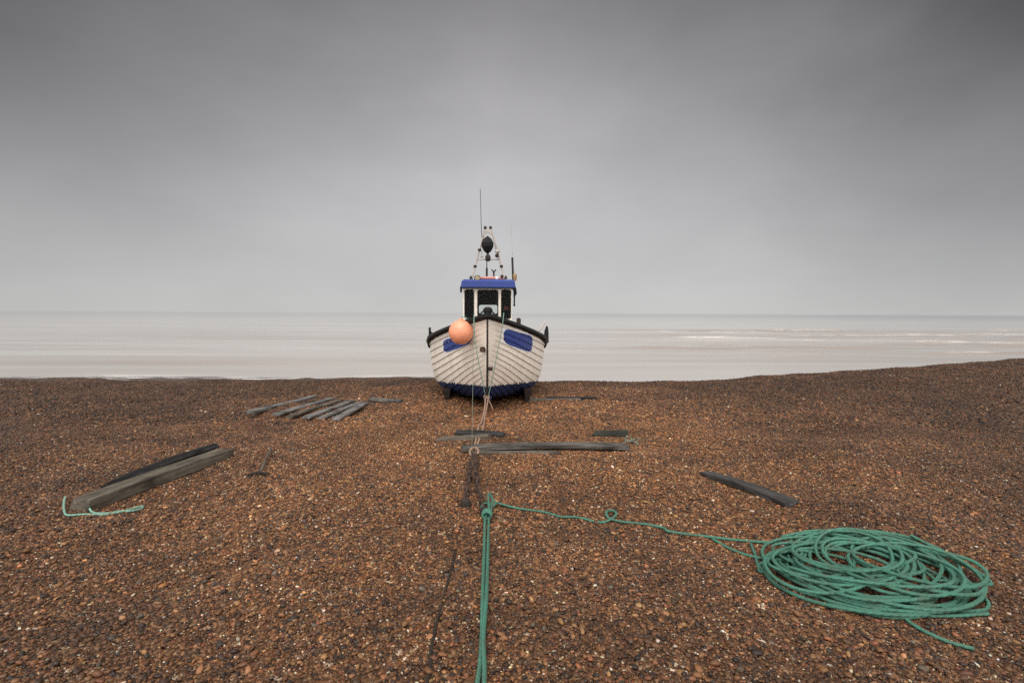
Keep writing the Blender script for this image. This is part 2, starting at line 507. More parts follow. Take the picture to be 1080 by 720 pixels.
def make_pebbles(x, y, size, variants, f, zlift, tilt=.6):
    n = len(x)
    z = ground(x, y)
    vid = rng.integers(0, len(variants), n)
    base = variants[vid]                                            # n,k,3
    sc = np.stack([size * rng.uniform(.9, 1.5, n), size * rng.uniform(.7, 1.05, n), size * rng.uniform(.42, .8, n)], -1) / 2
    p = base * sc[:, None, :]
    a = rng.uniform(0, 2 * np.pi, n); b = rng.normal(0, tilt, n) * .6; c = rng.uniform(0, 2 * np.pi, n)
    def rotz(p, a):
        ca, sa = np.cos(a)[:, None], np.sin(a)[:, None]
        return np.stack([p[..., 0] * ca - p[..., 1] * sa, p[..., 0] * sa + p[..., 1] * ca, p[..., 2]], -1)
    def rotx(p, a):
        ca, sa = np.cos(a)[:, None], np.sin(a)[:, None]
        return np.stack([p[..., 0], p[..., 1] * ca - p[..., 2] * sa, p[..., 1] * sa + p[..., 2] * ca], -1)
    p = rotz(rotx(rotz(p, a), b), c)
    p += np.stack([x, y, z + zlift], -1)[:, None, :]
    k = base.shape[1]
    faces = (f[None] + (np.arange(n) * k)[:, None, None]).reshape(-1, 3)
    return p.reshape(-1, 3), faces, k

def scatter(y0, y1, dens, mean, sd, big):
    ymid = np.linspace(y0, y1, 200)
    wmax = 1.12 * y1 + 1.3
    area = 2 * wmax * (y1 - y0)
    n = int(area * dens)
    x = rng.uniform(-wmax, wmax, n); y = rng.uniform(y0, y1, n)
    keep = np.abs(x) < 1.12 * y + 1.3
    x, y = x[keep], y[keep]
    s = mean * np.exp(rng.normal(0, sd, len(x)))
    s = np.clip(s, mean * .4, big)
    return cull(x, y, s)

def cull(x, y, s):
    cell = .12
    H = {}
    for cx, cy, r in CLEAR:
        H.setdefault((int(cx // cell), int(cy // cell)), []).append((cx, cy, r))
    occ = set()
    for a, b in H:
        for i in (-1, 0, 1):
            for j in (-1, 0, 1): occ.add((a + i, b + j))
    ix = np.floor(x / cell).astype(int); iy = np.floor(y / cell).astype(int)
    keep = np.ones(len(x), bool)
    for q in range(len(x)):
        if (ix[q], iy[q]) not in occ: continue
        for i in (-1, 0, 1):
            for j in (-1, 0, 1):
                for cx, cy, r in H.get((ix[q] + i, iy[q] + j), ()):
                    if (x[q] - cx) ** 2 + (y[q] - cy) ** 2 < (r + s[q] * .45) ** 2 and s[q] > .011: keep[q] = False
    return x[keep], y[keep], s[keep]

# ------------------------------------------------------------------ sea
def sea_height(x, y):
    """low swell with a few small breakers towards the right"""
    fade = np.clip((y - 24) / 10, 0, 1) * np.clip(1.25 - y / 260.0, 0, 1)
    z = .035 * np.sin(y * .55 + .02 * x + 1.5 * np.sin(x * .03)) + .02 * np.sin(y * 1.3 - x * .11)
    for k, (yc, wid, amp) in enumerate([(44, 1.6, .10), (51, 1.6, .16), (59, 1.5, .22), (67, 1.6, .26), (76, 1.8, .30), (87, 2.0, .34), (99, 2.2, .36), (116, 2.6, .36)]):
        line = yc + 2.5 * np.sin(x * .045 + k * 2.1) + 1.2 * np.sin(x * .13 + k) - .02 * x
        side = .14 + .86 * sstep(4, 40, x + 6 * np.sin(k * 1.7))
        gap = .12 + .88 * np.clip(.35 + .7 * np.sin(x * .10 + k * 2.9) + .5 * np.sin(x * .27 + k * 1.3), 0, 1)
        z = z + amp * side * gap * np.exp(-((y - line) / wid) ** 2)
    rip = np.sin(y * 1.55 + 2.2 * np.sin(x * .11 + y * .07) + .9 * np.sin(x * .37 + y * .2)) + .6 * np.sin(y * 2.3 - x * .09 + 1.7 * np.sin(x * .19))
    z = z + .045 * rip * (.12 + .88 * sstep(2, 32, x)) * sstep(38, 50, y) * (1 - sstep(105, 135, y))
    return SEA_Z + z * fade

def sea_mat():
    m, nt, b, _ = newmat('silty_sea_water')
    tc = N(nt, 'ShaderNodeTexCoord'); P = tc.outputs['Object']
    n1 = noise(nt, mapping(nt, P, (.035, .22, 1)), 1.0, 5, .6)
    n2 = noise(nt, mapping(nt, P, (.8, 2.6, 1)), 1.0, 6, .6)
    n3 = noise(nt, mapping(nt, P, (.012, .085, 1)), 1.0, 5, .55)
    # silt: browner and clearer bands
    r1 = ramp(nt, [(.36, (.305, .245, .20)), (.64, (.455, .42, .385))]); nt.links.new(n3.outputs[0], r1.inputs[0])
    sx = N(nt, 'ShaderNodeSeparateXYZ'); nt.links.new(P, sx.inputs[0])
    mr = N(nt, 'ShaderNodeMapRange', interpolation_type='SMOOTHSTEP'); mr.inputs['From Min'].default_value = 160; mr.inputs['From Max'].default_value = 700; nt.links.new(sx.outputs[1], mr.inputs[0])
    mx_ = N(nt, 'ShaderNodeMapRange', interpolation_type='SMOOTHSTEP'); mx_.inputs['From Min'].default_value = -200; mx_.inputs['From Max'].default_value = 500; mx_.inputs['To Min'].default_value = .3; nt.links.new(sx.outputs[0], mx_.inputs[0])
    mm = N(nt, 'ShaderNodeMath', operation='MULTIPLY'); nt.links.new(mr.outputs[0], mm.inputs[0]); nt.links.new(mx_.outputs[0], mm.inputs[1])
    deep = mixc(nt, mm.outputs[0], r1.outputs[0], (.10, .135, .14))
    at_ = N(nt, 'ShaderNodeAttribute'); at_.attribute_name = 'foam'
    fm = noise(nt, mapping(nt, P, (.35, 1.4, 1)), 1.0, 7, .7)
    mu = N(nt, 'ShaderNodeMath', operation='MULTIPLY'); nt.links.new(at_.outputs['Fac'], mu.inputs[0])
    rf = ramp(nt, [(.42, (0, 0, 0)), (.60, (1, 1, 1))]); nt.links.new(fm.outputs[0], rf.inputs[0])
    nt.links.new(rf.outputs[0], mu.inputs[1])
    mu2 = N(nt, 'ShaderNodeMath', operation='MULTIPLY'); mu2.inputs[1].default_value = .5; nt.links.new(mu.outputs[0], mu2.inputs[0])
    c = mixc(nt, mu2.outputs[0], deep, (.80, .77, .74))
    nt.links.new(c, b.inputs['Base Color'])
    rr = N(nt, 'ShaderNodeMapRange'); rr.inputs['To Min'].default_value = .07; rr.inputs['To Max'].default_value = .6
    nt.links.new(mu.outputs[0], rr.inputs[0]); nt.links.new(rr.outputs[0], b.inputs['Roughness'])
    b.inputs['IOR'].default_value = 1.33
    ad = N(nt, 'ShaderNodeMath', operation='MULTIPLY_ADD'); ad.inputs[1].default_value = .35
    nt.links.new(n2.outputs[0], ad.inputs[0]); nt.links.new(n1.outputs[0], ad.inputs[2])
    bump(nt, b, ad.outputs[0], .16, .10)
    return m

xs = np.linspace(-1, 1, 361)
X = 400 * np.sinh(xs * 3.0) / math.sinh(3.0)
X = np.concatenate([[-40000, -6000, -1500], X, [1500, 6000, 40000]])
Y = np.concatenate([np.arange(19, 36, .25), np.arange(36, 130, .4), np.geomspace(131, 400, 40), [600, 1000, 2000, 5000, 12000, 40000]])
sea, XX, YY = grid_mesh('sea', X, Y, sea_height, sea_mat())
tag(sea, kind='structure')
hz = sea_height(XX, YY) - SEA_Z
gz = ground(XX, YY)
shore = np.exp(-np.abs(SEA_Z - gz) / .10) * (YY < 40) * np.clip(.5 + .8 * np.sin(XX * .55 + 1.2 * np.sin(XX * .19)), 0, 1)
foam = np.clip(sstep(.09, .24, hz) + shore, 0, 1)
fa = sea.data.attributes.new('foam', 'FLOAT', 'POINT'); fa.data.foreach_set('value', foam.ravel().astype(np.float32))

# ------------------------------------------------------------------ timbers
def plank(name, p0, p1, width, thick, mat, label, cat='plank', group=None, sink=.0, roll=0.0, warp=0.0, lift0=0.0, lift1=0.0, bend=0.0, taper=(1, 1), seed=0, rough=1.0):
    """a weathered board between two points of the beach; local x runs along it"""
    rs = np.random.default_rng(seed + 100)
    p0 = Vector(p0); p1 = Vector(p1)
    p0 = Vector((p0.x, p0.y, g(p0.x, p0.y) + lift0)); p1 = Vector((p1.x, p1.y, g(p1.x, p1.y) + lift1))
    ex_ = max(g(*(p0.lerp(p1, t).xy)) - p0.lerp(p1, t).z for t in np.linspace(0.03, .97, 15))
    if lift0 > -.015: p0.z += max(0, ex_) * .75; p1.z += max(0, ex_) * .75
    L = (p1 - p0).length
    ex = (p1 - p0).normalized(); ey = Vector((0, 0, 1)).cross(ex).normalized(); ez = ex.cross(ey)
    rot = Matrix((ex, ey, ez)).transposed() @ Matrix.Rotation(roll, 3, 'X')
    n = 26
    vs = []; fs = []
    w2, t2 = width / 2, thick
    c = .007
    ring = [(-w2, c), (-w2 + c, 0), (w2 - c, 0), (w2, c), (w2, t2 - c), (w2 - c, t2), (0, t2 - .002), (-w2 + c, t2), (-w2, t2 - c)]
    k = len(ring)
    jit = rs.normal(0, .1, (n + 1, k, 2))
    for _ in range(2): jit[1:-1] = (jit[:-2] + jit[1:-1] * 2 + jit[2:]) / 4
    endj = rs.uniform(-.02, .02, (2, k)) * rough
    for i in range(n + 1):
        t = i / n
        u = (t - .5) * L
        tw = (taper[0] * (1 - t) + taper[1] * t)
        zb = warp * 4 * t * (1 - t) - sink
        yb = bend * 4 * t * (1 - t)
        for j, (a, h) in enumerate(ring):
            ux = u + (endj[0][j] if i == 0 else endj[1][j] if i == n else 0)
            wear = .35 if i in (0, n) else .0
            vs.append((ux, a * tw * (1 - wear * .15) + yb + jit[i, j, 0] * .026 * rough, h * (1 - wear * .2) + zb + jit[i, j, 1] * min(.02, thick * .22) * rough))
    for i in range(n):
        for j in range(k):
            j2 = (j + 1) % k
            fs.append((i * k + j, i * k + j2, (i + 1) * k + j2, (i + 1) * k + j))
    fs.append(tuple(range(k))[::-1]); fs.append(tuple(n * k + j for j in range(k)))
    fs = [f[::-1] for f in fs]
    m = MB(); m.add(vs, fs)
    o = m.build(name, mat, smooth=True, angle=38)
    mid = (p0 + p1) / 2
    if lift0 > -.015:
        for t in np.arange(0.02, .985, .04 / L):
            for v_ in np.linspace(-.5, .5, max(2, int(width / .04))):
                q_ = p0.lerp(p1, t) + ey * v_ * (width - .02); CLEAR.append((q_.x, q_.y, .015))
    o.matrix_world = Matrix.Translation(mid) @ rot.to_4x4()
    tag(o, label, cat, group)
    return o

GP = 'weathered boards lying in a row on the shingle'
rows = [((264, 441.5), (333, 423.5), .15, 'Leftmost and longest thin dark board of the loose row left of the boat'),
        ((291, 442), (351, 424.5), .14, 'grey board second from the left in the loose row, beside the thin dark one'),
        ((306, 443), (359, 426), .12, 'brownish grey board third from the left in the row, lying close against its neighbour'),
        ((323, 443.5), (371, 425), .155, 'wide pale grey board fourth from the left in the row of boards'),
        ((339, 443.5), (380, 426), .135, 'pale board second from the right in the row beside the boat'),
        ((354, 444.5), (386, 427), .155, 'rightmost pale grey board of the row, nearest the boat')]
for i, (a, b, w, lab) in enumerate(rows):
    plank('board', at(*a), at(*b), w, .042 if i else .055, M['wood_brown'] if i == 2 else M['wood_grey'], lab[0].lower() + lab[1:], 'board', GP, sink=.008, lift0=.012 if i in (1, 2) else .028, lift1=.03, seed=i, warp=.008 * ((i % 3) - 1), rough=.3)
plank('board', at(391, 423), at(423, 424.3), .13, .06, M['wood_grey'], 'short grey board lying crosswise just behind the right end of the row', 'board', seed=8, lift0=.01)

# the heavy baulk at the left with a plank leaning on it
A0 = at(84, 538.5); A1 = at(240, 480.5)
plank('timber_baulk', A0, A1, .19, .115, M['wood_brown'], 'thick squared grey brown timber half sunk in shingle at the left, rope at its end', 'timber', sink=.015, seed=20, bend=.015)
B0 = at(117, 520.5); B1 = at(226, 478.5)
plank('plank', B0, B1, .16, .07, M['wood_dark'], 'dark plank tilted on edge along the back of the thick left timber', 'plank', lift0=.05, lift1=.05, roll=R(-28), seed=21, warp=.02)

# in front of the boat
plank('plank', at(487, 476.3), at(662, 475.2), .17, .055, M['wood_mid'], 'long brownish grey weathered plank lying crosswise before the boat under the tow rope', 'plank', lift0=.0, lift1=.01, seed=32, warp=.03, bend=.01, taper=(.9, 1.1))
plank('plank', at(497, 478.6), at(590, 478.8), .10, .055, M['wood_brown'], 'low dark brown board half sunk along the near edge of the long weathered plank', 'plank', sink=.03, seed=31)
plank('plank', at(461, 462.5), at(516, 462.5), .17, .06, M['wood_brown'], 'low sunken plank left of the tow rope, half covered by shingle', 'plank', sink=.02, lift0=-.03, lift1=.02, seed=33)
plank('plank', at(481, 458.8), at(531, 459.8), .20, .04, M['wood_dark'], 'short dark plank passing just behind the tow rope', 'plank', lift0=.02, lift1=-.005, seed=34, warp=.008, taper=(.8, 1.1))
plank('plank', at(626, 458), at(661, 458), .34, .042, M['wood_green'], 'short blackish green board right of centre with frayed twine at its end', 'plank', sink=.012, seed=35, taper=(.75, 1.1))
plank('plank', at(743, 501), at(836, 534), .15, .055, M['wood_char'], 'charcoal dark broken plank lying alone to the right, above the green rope', 'plank', sink=.012, seed=36, warp=.012, taper=(.75, 1.15), bend=.02)
# skid timbers under the boat
plank('skid_timber', at(553, 422.6), at(612, 421.8), .22, .045, M['wood_mid'], 'pale brownish timber sticking out sideways from under the right runner', 'timber', sink=.02, seed=41)
plank('skid_timber', at(578, 420.6), at(628, 420.6), .16, .055, M['wood_dark'], 'thin dark board on the shingle just right of the boat', 'board', seed=42, sink=.01)

# small hand rake, left
rk = empty('rake', at(276, 501)); tag(rk, 'small worn rake lying in the shingle with a short grey handle', 'rake')
h = MB(); a = at(285.5, 477) - rk.location; b_ = at(275, 499.5) - rk.location
h.tube([a + Vector((0, 0, .05)), (a + b_) / 2 + Vector((.008, 0, .05)), b_ + Vector((0, 0, .03))], .016, 8); h.build('handle', M['wood_brown'], rk)
h = MB(); c0 = at(262, 501.5) - rk.location; c1 = at(284, 501) - rk.location
h.tube(catmull([c0 + Vector((0, 0, .012)), (c0 + c1) / 2 + Vector((0, 0, .035)), c1 + Vector((0, 0, .012))], 6), .013, 6)
for i in range(8):
    p = c0.lerp(c1, (i + .5) / 8) + Vector((0, 0, .02))
    h.tube([p, p + Vector((0, -.05, -.005)), p + Vector((0, -.075, -.03))], .006, 5)
h.build('head', M['dark_iron'], rk)

# ------------------------------------------------------------------ the boat
ZB = g(-.57, 11.3)
BX0, BD0 = (514 - 540) / 540.0, 9.5                                 # the boat lies on the line of sight through the stem
heading = math.atan(-BX0)
org = Vector((BX0 * BD0, BD0, ZB))
boat = empty('fishing_boat', org, (0, 0, heading))
tag(boat, 'white clinker fishing boat hauled out bow first on the shingle, blue roofed wheelhouse', 'boat')
BM = Matrix.Translation(org) @ Matrix.Rotation(heading, 4, 'Z')
BI = BM.inverted()
def bl(px, py, s):
    """boat-local point seen at a pixel, s metres aft of the stem head"""
    v = ray(px, py); d = BD0 + s
    # depth measured along the boat axis
    ax = Vector((-math.sin(heading), math.cos(heading), 0))
    t = (d / math.cos(heading)) / (v.dot(ax))
    return BI @ (Vector((0, 0, CAM_H)) + v * t)

LEN = 7.0
ip = lambda s, pts: float(np.interp(s, [p[0] for p in pts], [p[1] for p in pts]))
def smooth_ip(s, pts):
    xs_ = np.array([p[0] for p in pts], float); ys_ = np.array([p[1] for p in pts], float)
    m = np.gradient(ys_, xs_)
    i = int(np.clip(np.searchsorted(xs_, s) - 1, 0, len(xs_) - 2)); h = xs_[i + 1] - xs_[i]; t = np.clip((s - xs_[i]) / h, 0, 1)
    return float((2 * t**3 - 3 * t**2 + 1) * ys_[i] + (t**3 - 2 * t**2 + t) * h * m[i] + (-2 * t**3 + 3 * t**2) * ys_[i + 1] + (t**3 - t**2) * h * m[i + 1])
Z_SHEER = [(0, 1.585), (.4, 1.485), (1.2, 1.30), (2.2, 1.11), (3.2, .99), (4.6, .92), (7, 1.0)]
Z_KEEL = [(0, .10), (.4, -.03), (1.0, -.14), (2.0, -.21), (4, -.25), (7, -.14)]
N_EXP = [(0, 1.35), (.4, 1.7), (1.0, 3.4), (1.8, 5.4), (2.8, 5.6), (5, 4.4), (7, 3.4)]
def half_beam(s):
    u = min(s / 3.2, 1)
    b = 1.405 * (1 - (1 - u) ** 1.85)
    if s > 4.2: b *= 1 - .22 * ((s - 4.2) / 2.8) ** 1.6
    return b
def section(s, n=160):
    zs, zk, b, ne = smooth_ip(s, Z_SHEER), smooth_ip(s, Z_KEEL), half_beam(s), smooth_ip(s, N_EXP)
    th = np.linspace(0, math.pi / 2, n)
    x = b * np.sin(th) ** (2 / ne); z = zs - (zs - zk) * np.cos(th) ** (2 / ne)
    zeta = (z - zk) / (zs - zk)
    fl = ip(s, [(0, .25), (1.2, .19), (3, .08), (7, .08)])
    x = x * (1 - fl * (1 - zeta))
    d = np.concatenate([[0], np.cumsum(np.hypot(np.diff(x), np.diff(z)))])
    if d[-1] < 1e-6: d = np.linspace(0, 1, n)
    f = d / d[-1]
    return f, x, z
STN = np.concatenate([np.linspace(0, 1.2, 26), np.linspace(1.3, 3.4, 22), np.linspace(3.6, LEN, 16)])
NF = 200
FF = np.linspace(0, 1, NF)
SX = np.zeros((len(STN), NF)); SZ = np.zeros((len(STN), NF))
for i, s in enumerate(STN):
    f, x, z = section(max(s, 1e-4)); SX[i] = np.interp(FF, f, x); SZ[i] = np.interp(FF, f, z)
def stem_y(z):
    return ip(z, [(-.2, .75), (0, .45), (.2, .30), (.6, .17), (1.1, .07), (1.585, 0)])
def hull(s, f, off=0.0):
    """point of the starboard half (x >= 0) of the hull; z as world height"""
    i = int(np.clip(np.searchsorted(STN, s) - 1, 0, len(STN) - 2)); t = (s - STN[i]) / (STN[i + 1] - STN[i])
    def val(A):
        return (1 - t) * np.interp(f, FF, A[i]) + t * np.interp(f, FF, A[i + 1])
    x, z = val(SX), val(SZ)
    return Vector((x, s + stem_y(z) * max(0, 1 - s / 2.5), z))
def hull_n(s, f):
    e = 1e-3
    s0, s1 = max(s - .01, 0), min(s + .01, LEN); f0, f1 = max(f - e * 5, 0), min(f + e * 5, 1)
    n = (hull(s1, f) - hull(s0, f)).cross(hull(s, f1) - hull(s, f0))
    if n.length < 1e-9: return Vector((1, 0, 0))
    n.normalize()
    return n if n.x > 0 or (abs(n.x) < .2 and n.z < 0) else -n
def L(v, side):                                                     # hull point -> boat-local
    return Vector((v.x * side, v.y, v.z - ZB))

N_PL = 15
def paint_z(s):
    return max(.225 - .068 * s, -.02)
def paint_frac(s):
    i = int(np.clip(np.searchsorted(STN, s) - 1, 0, len(STN) - 2)); t = (s - STN[i]) / (STN[i + 1] - STN[i])
    zz = (1 - t) * SZ[i] + t * SZ[i + 1]
    return float(np.interp(paint_z(s), zz, FF))
hm = MB()
LAP = .020
SUBP = 4
for side in (1, -1):
    for kpl in range(N_PL):
        f0, f1 = kpl / N_PL, (kpl + 1) / N_PL
        grid = []; edge = []
        for s in STN:
            fade = float(sstep(.05, .55, np.array(s)))
            pf = paint_frac(s)
            fr = [f0 + (f1 - f0) * j / SUBP for j in range(SUBP + 1)]
            # put the paint line on a vertex row where it crosses this plank
            if f0 < pf < f1:
                j = min(range(1, SUBP), key=lambda q: abs(fr[q] - pf)); fr[j] = pf
            row = []
            for j, f in enumerate(fr):
                o = LAP * (1 - (f - f0) / (f1 - f0)) * fade + .004
                row.append(L(hull(s, f) + hull_n(s, f) * o, side))
            grid.append(row)
            edge.append(L(hull(s, f0) + hull_n(s, f0) * .003, side))
        vs = [p for r in grid for p in r]; w = SUBP + 1
        fw, fb = [], []
        for i in range(len(STN) - 1):
            sm = (STN[i] + STN[i + 1]) / 2; pf = paint_frac(sm)
            for j in range(SUBP):
                q = (i * w + j, i * w + j + 1, (i + 1) * w + j + 1, (i + 1) * w + j)
                if side < 0: q = q[::-1]
                fm = np.mean([0.0])
                zmid = sum((vs[t].z + ZB) for t in q) / 4
                (fb if zmid < paint_z(sm) else fw).append(q)
        base = len(hm.v)
        hm.add(vs, fw, 0)
        o = base
        hm.f += [tuple(i + o for i in f) for f in fb]; hm.mi += [2] * len(fb)
        # the lower edge of the strake
        ev = []; ef = []; eb = []
        for i in range(len(STN)):
            ev += [edge[i], grid[i][0]]
        for i in range(len(STN) - 1):
            q = (2 * i, 2 * i + 1, 2 * i + 3, 2 * i + 2)
            sm = (STN[i] + STN[i + 1]) / 2
            if side < 0: q = q[::-1]
            (ef if ev[2 * i].z + ZB > paint_z(sm) else eb).append(q)
        base = len(hm.v)
        hm.add(ev, ef, 1); hm.f += [tuple(i + base for i in f) for f in eb]; hm.mi += [2] * len(eb)
# transom
tv = [L(hull(LEN, f), 1) for f in FF[::8]] + [L(hull(LEN, 1), 1)] + [L(hull(LEN, 1), -1)] + [L(hull(LEN, f), -1) for f in FF[::8]][::-1]
hm.add(tv, [tuple(range(len(tv)))], 0)
hull_o = hm.build('hull', [M['white'], M['seam'], M['blue_boot']], boat, angle=28)

# stem post and keel
m = MB()
prof = [1.60, 1.45, 1.2, .9, .6, .3, .1, -.02]
st = []
for z in prof:
    st.append((stem_y(z), z - ZB))
vs = []; fs = []
for y_, z_ in st:
    vs += [(-.013, y_ - .03, z_), (.013, y_ - .03, z_), (.022, y_ + .05, z_), (-.022, y_ + .05, z_)]
for i in range(len(st) - 1):
    for j in range(4):
        j2 = (j + 1) % 4
        fs.append((i * 4 + j, (i + 1) * 4 + j, (i + 1) * 4 + j2, i * 4 + j2))
fs.append((0, 1, 2, 3)); fs.append(tuple((len(st) - 1) * 4 + j for j in (3, 2, 1, 0)))
m.add(vs, fs); m.build('stem_post', M['stem_wood'], hull_o, smooth=False)
m = MB(); vs = []; fs = []
ks = [.40, .7, 1.1, 1.6, 2.4, 4, 5.5, 7.0]
for s in ks:
    zt = smooth_ip(s, Z_KEEL) + .05
    d = BD0 + s
    zb = max(-.0327 * (d - 2) - .02, -.05 - (s - .4) * .26) if s < 1.5 else -.0327 * (d - 2) - .03
    vs += [(-.07, s + .05, zb - ZB), (.07, s + .05, zb - ZB), (.09, s + .05, zt - ZB), (-.09, s + .05, zt - ZB)]
for i in range(len(ks) - 1):
    for j in range(4):
        j2 = (j + 1) % 4
        fs.append((i * 4 + j, i * 4 + j2, (i + 1) * 4 + j2, (i + 1) * 4 + j))
fs.append((3, 2, 1, 0)); fs.append(tuple((len(ks) - 1) * 4 + j for j in range(4)))
m.add(vs, fs); m.build('keel', M['blue_boot'], hull_o, smooth=False)
# bilge runners the boat stands on
for side, xr in ((-1, -.86), (1, .86)):
    m = MB(); vs = []; fs = []
    ss = [1.45, 1.6, 2.2, 3.2, 4.2, 4.4]
    for i, s in enumerate(ss):
        d = BD0 + s
        zb = -.0327 * (d - 2) + (.035 if i else .05)
        zt = -.02
        vs += [(xr - .042, s, zb - ZB), (xr + .042, s, zb - ZB), (xr + .08 + .02 * side, s, zt - ZB), (xr - .08 + .02 * side, s, zt - ZB)]
    for i in range(len(ss) - 1):
        for j in range(4):
            j2 = (j + 1) % 4
            fs.append((i * 4 + j, i * 4 + j2, (i + 1) * 4 + j2, (i + 1) * 4 + j))
    fs.append((3, 2, 1, 0)); fs.append(tuple((len(ss) - 1) * 4 + j for j in range(4)))
    m.add(vs, fs); m.build('bilge_runner', M['wet_wood'], hull_o, smooth=False)

# black rubbing rail round the gunwale
m = MB()
RAILP = []
for side in (1, -1):
    ring = []
    SS = [s for s in STN if s > .02] 
    for s in [0.0] + SS:
        p = hull(s, 1.0); n = hull_n(max(s, .05), .97); n = Vector((n.x, n.y, 0)).normalized() if s > 0 else Vector((0, -1, 0))
        h = ip(s, [(0, .125), (1, .125), (2.0, .145), (2.8, .20), (3.3, .29), (7, .30)])
        o = .055
        c = p + Vector((0, 0, .055))
        ring.append([c + n * o + Vector((0, 0, -h + .03)), c + n * (o + .03) + Vector((0, 0, -h * .5)), c + n * o + Vector((0, 0, 0)), c + Vector((0, 0, .018)), c - n * .09 + Vector((0, 0, .006)), c - n * .09 + Vector((0, 0, -h))])
    vs = [L(q, side) for r in ring for q in r]; w = 6; fs = []
    for i in range(len(ring) - 1):
        for j in range(w):
            j2 = (j + 1) % w
            q = (i * w + j, (i + 1) * w + j, (i + 1) * w + j2, i * w + j2)
            fs.append(q if side < 0 else q[::-1])
    m.add(vs, fs)
m.build('rubbing_rail', M['black'], hull_o, angle=50)

# name panels, a blue patch with a white edge following the strakes
def find_sf(px, py, side):
    best = None
    for s in np.linspace(.1, 3.2, 63):
        for f in np.linspace(.4, 1, 61):
            w = BM @ L(hull(s, f), side)
            q = CAM_ROT.transposed() @ (w - Vector((0, 0, CAM_H)))
            X_, Y_ = 540 + 540 * q.x / -q.z, 360 - 540 * q.y / -q.z
            e = (X_ - px) ** 2 + (Y_ - py) ** 2
            if best is None or e < best[0]: best = (e, s, f)
    return best
def panel(side, quad):
    c = [find_sf(px, py, side)[1:] for px, py in quad]               # corners: inner top, outer top, outer bottom, inner bottom
    def sf(u, v):
        a = [c[0][k] * (1 - u) + c[1][k] * u for k in (0, 1)]; b = [c[3][k] * (1 - u) + c[2][k] * u for k in (0, 1)]
        return a[0] * (1 - v) + b[0] * v, a[1] * (1 - v) + b[1] * v
    m = MB()
    def patch(grow, off, mi):
        nu, nv = 24, 30; vs = []; fs = []
        rad = .18
        for i in range(nu + 1):
            u = i / nu
            # rounded ends: shrink v extent near the ends
            e = min(u, 1 - u)
            cut = 0.0
            if e < rad: cut = .26 * (1 - math.sqrt(max(0, 1 - ((rad - e) / rad) ** 2)))
            for j in range(nv + 1):
                v = cut + (1 - 2 * cut) * j / nv
                uu = .5 + (u - .5) * (1 + grow * .55); vv = .5 + (v - .5) * (1 + grow)
                s, f = sf(uu, vv)
                f = min(f, .985)
                kpl = min(int(f * N_PL), N_PL - 1)
                lap = LAP * (1 - (f * N_PL - kpl)) * float(sstep(.05, .55, np.array(s)))
                vs.append(L(hull(s, f) + hull_n(s, f) * (lap + .004 + off), side))
        w = nv + 1
        for i in range(nu):
            for j in range(nv):
                q = (i * w + j, (i + 1) * w + j, (i + 1) * w + j + 1, i * w + j + 1)
                fs.append(q if side > 0 else q[::-1])
        m.add(vs, fs, mi)
    patch(.20, .003, 1); patch(0, .013, 0)
    return m.build('name_panel', [M['blue'], M['panel_white']], hull_o, angle=30)
panel(1, [(530.5, 346), (560.5, 354.5), (560, 371), (529.5, 361.5)])
panel(-1, [(498, 349), (468.5, 358), (469, 372), (498.5, 362.5)])

# fairlead eye and ring bolt on the bow
m = MB(); p = bl(510.5, 368.5, .12); m.lathe([(.055, 0), (.055, .04), (.035, .06), (.022, .05)], p + Vector((-.02, .06, 0)), 16, Matrix.Rotation(R(90), 3, 'X') @ Matrix.Rotation(R(-20), 3, 'Y')); m.build('fairlead', M['brown_iron'], hull_o)
m = MB(); p = bl(517.5, 389, .12); m.box(p + Vector((.0, .05, 0)), (.085, .14, .06), bevel=.012); m.build('ring_bolt', M['dark_iron'], hull_o)

# deck
m = MB(); vs = []; fs = []
for s in STN[2:]:
    p = hull(s, .93 if s > 1 else .9)
    z = hull(s, 1).z - .22
    for side in (-1, 1): vs.append(Vector((side * max(p.x - .03, .01), p.y, z - ZB)))
for i in range(len(STN) - 3): fs.append((2 * i, 2 * i + 1, 2 * i + 3, 2 * i + 2))
m.add(vs, fs); m.build('deck', M['deck'], boat, smooth=False)

# bow bollard and gear that shows over the rail
m = MB(); p = bl(514.5, 329, .55)
m.lathe([(.075, -.30), (.075, -.02), (.095, .0), (.095, .05), (.06, .09), (.02, .10)], p, 18); m.build('bollard', M['black'], boat)
m = MB(); p = bl(453.3, 352, 3.2)
m.tube([p + Vector((0, 0, -.2)), p + Vector((0, 0, .16))], .028, 8); m.tube([p + Vector((-.0, 0, .07)), p + Vector((.07, 0, .0)), p + Vector((.1, 0, -.14))], .02, 6); m.build('stanchion', M['black'], boat)
m = MB(); p = bl(576.3, 353, 3.2)
m.tube([p + Vector((0, 0, -.2)), p + Vector((0, 0, .08)), p + Vector((.012, 0, .22))], [.06, .055, .02], 8); m.build('stanchion', M['black'], boat)
m = MB(); a = bl(568.5, 349, 3.0); b_ = bl(575.5, 338, 3.1)
m.tube([a, b_], .022, 8); m.build('thole_pin', M['steel'], boat)
m = MB(); p = bl(547, 337.5, 1.9)
m.lathe([(.05, -.1), (.05, .02), (.03, .05)], p, 12); m.build('cleat', M['dark_iron'], boat)

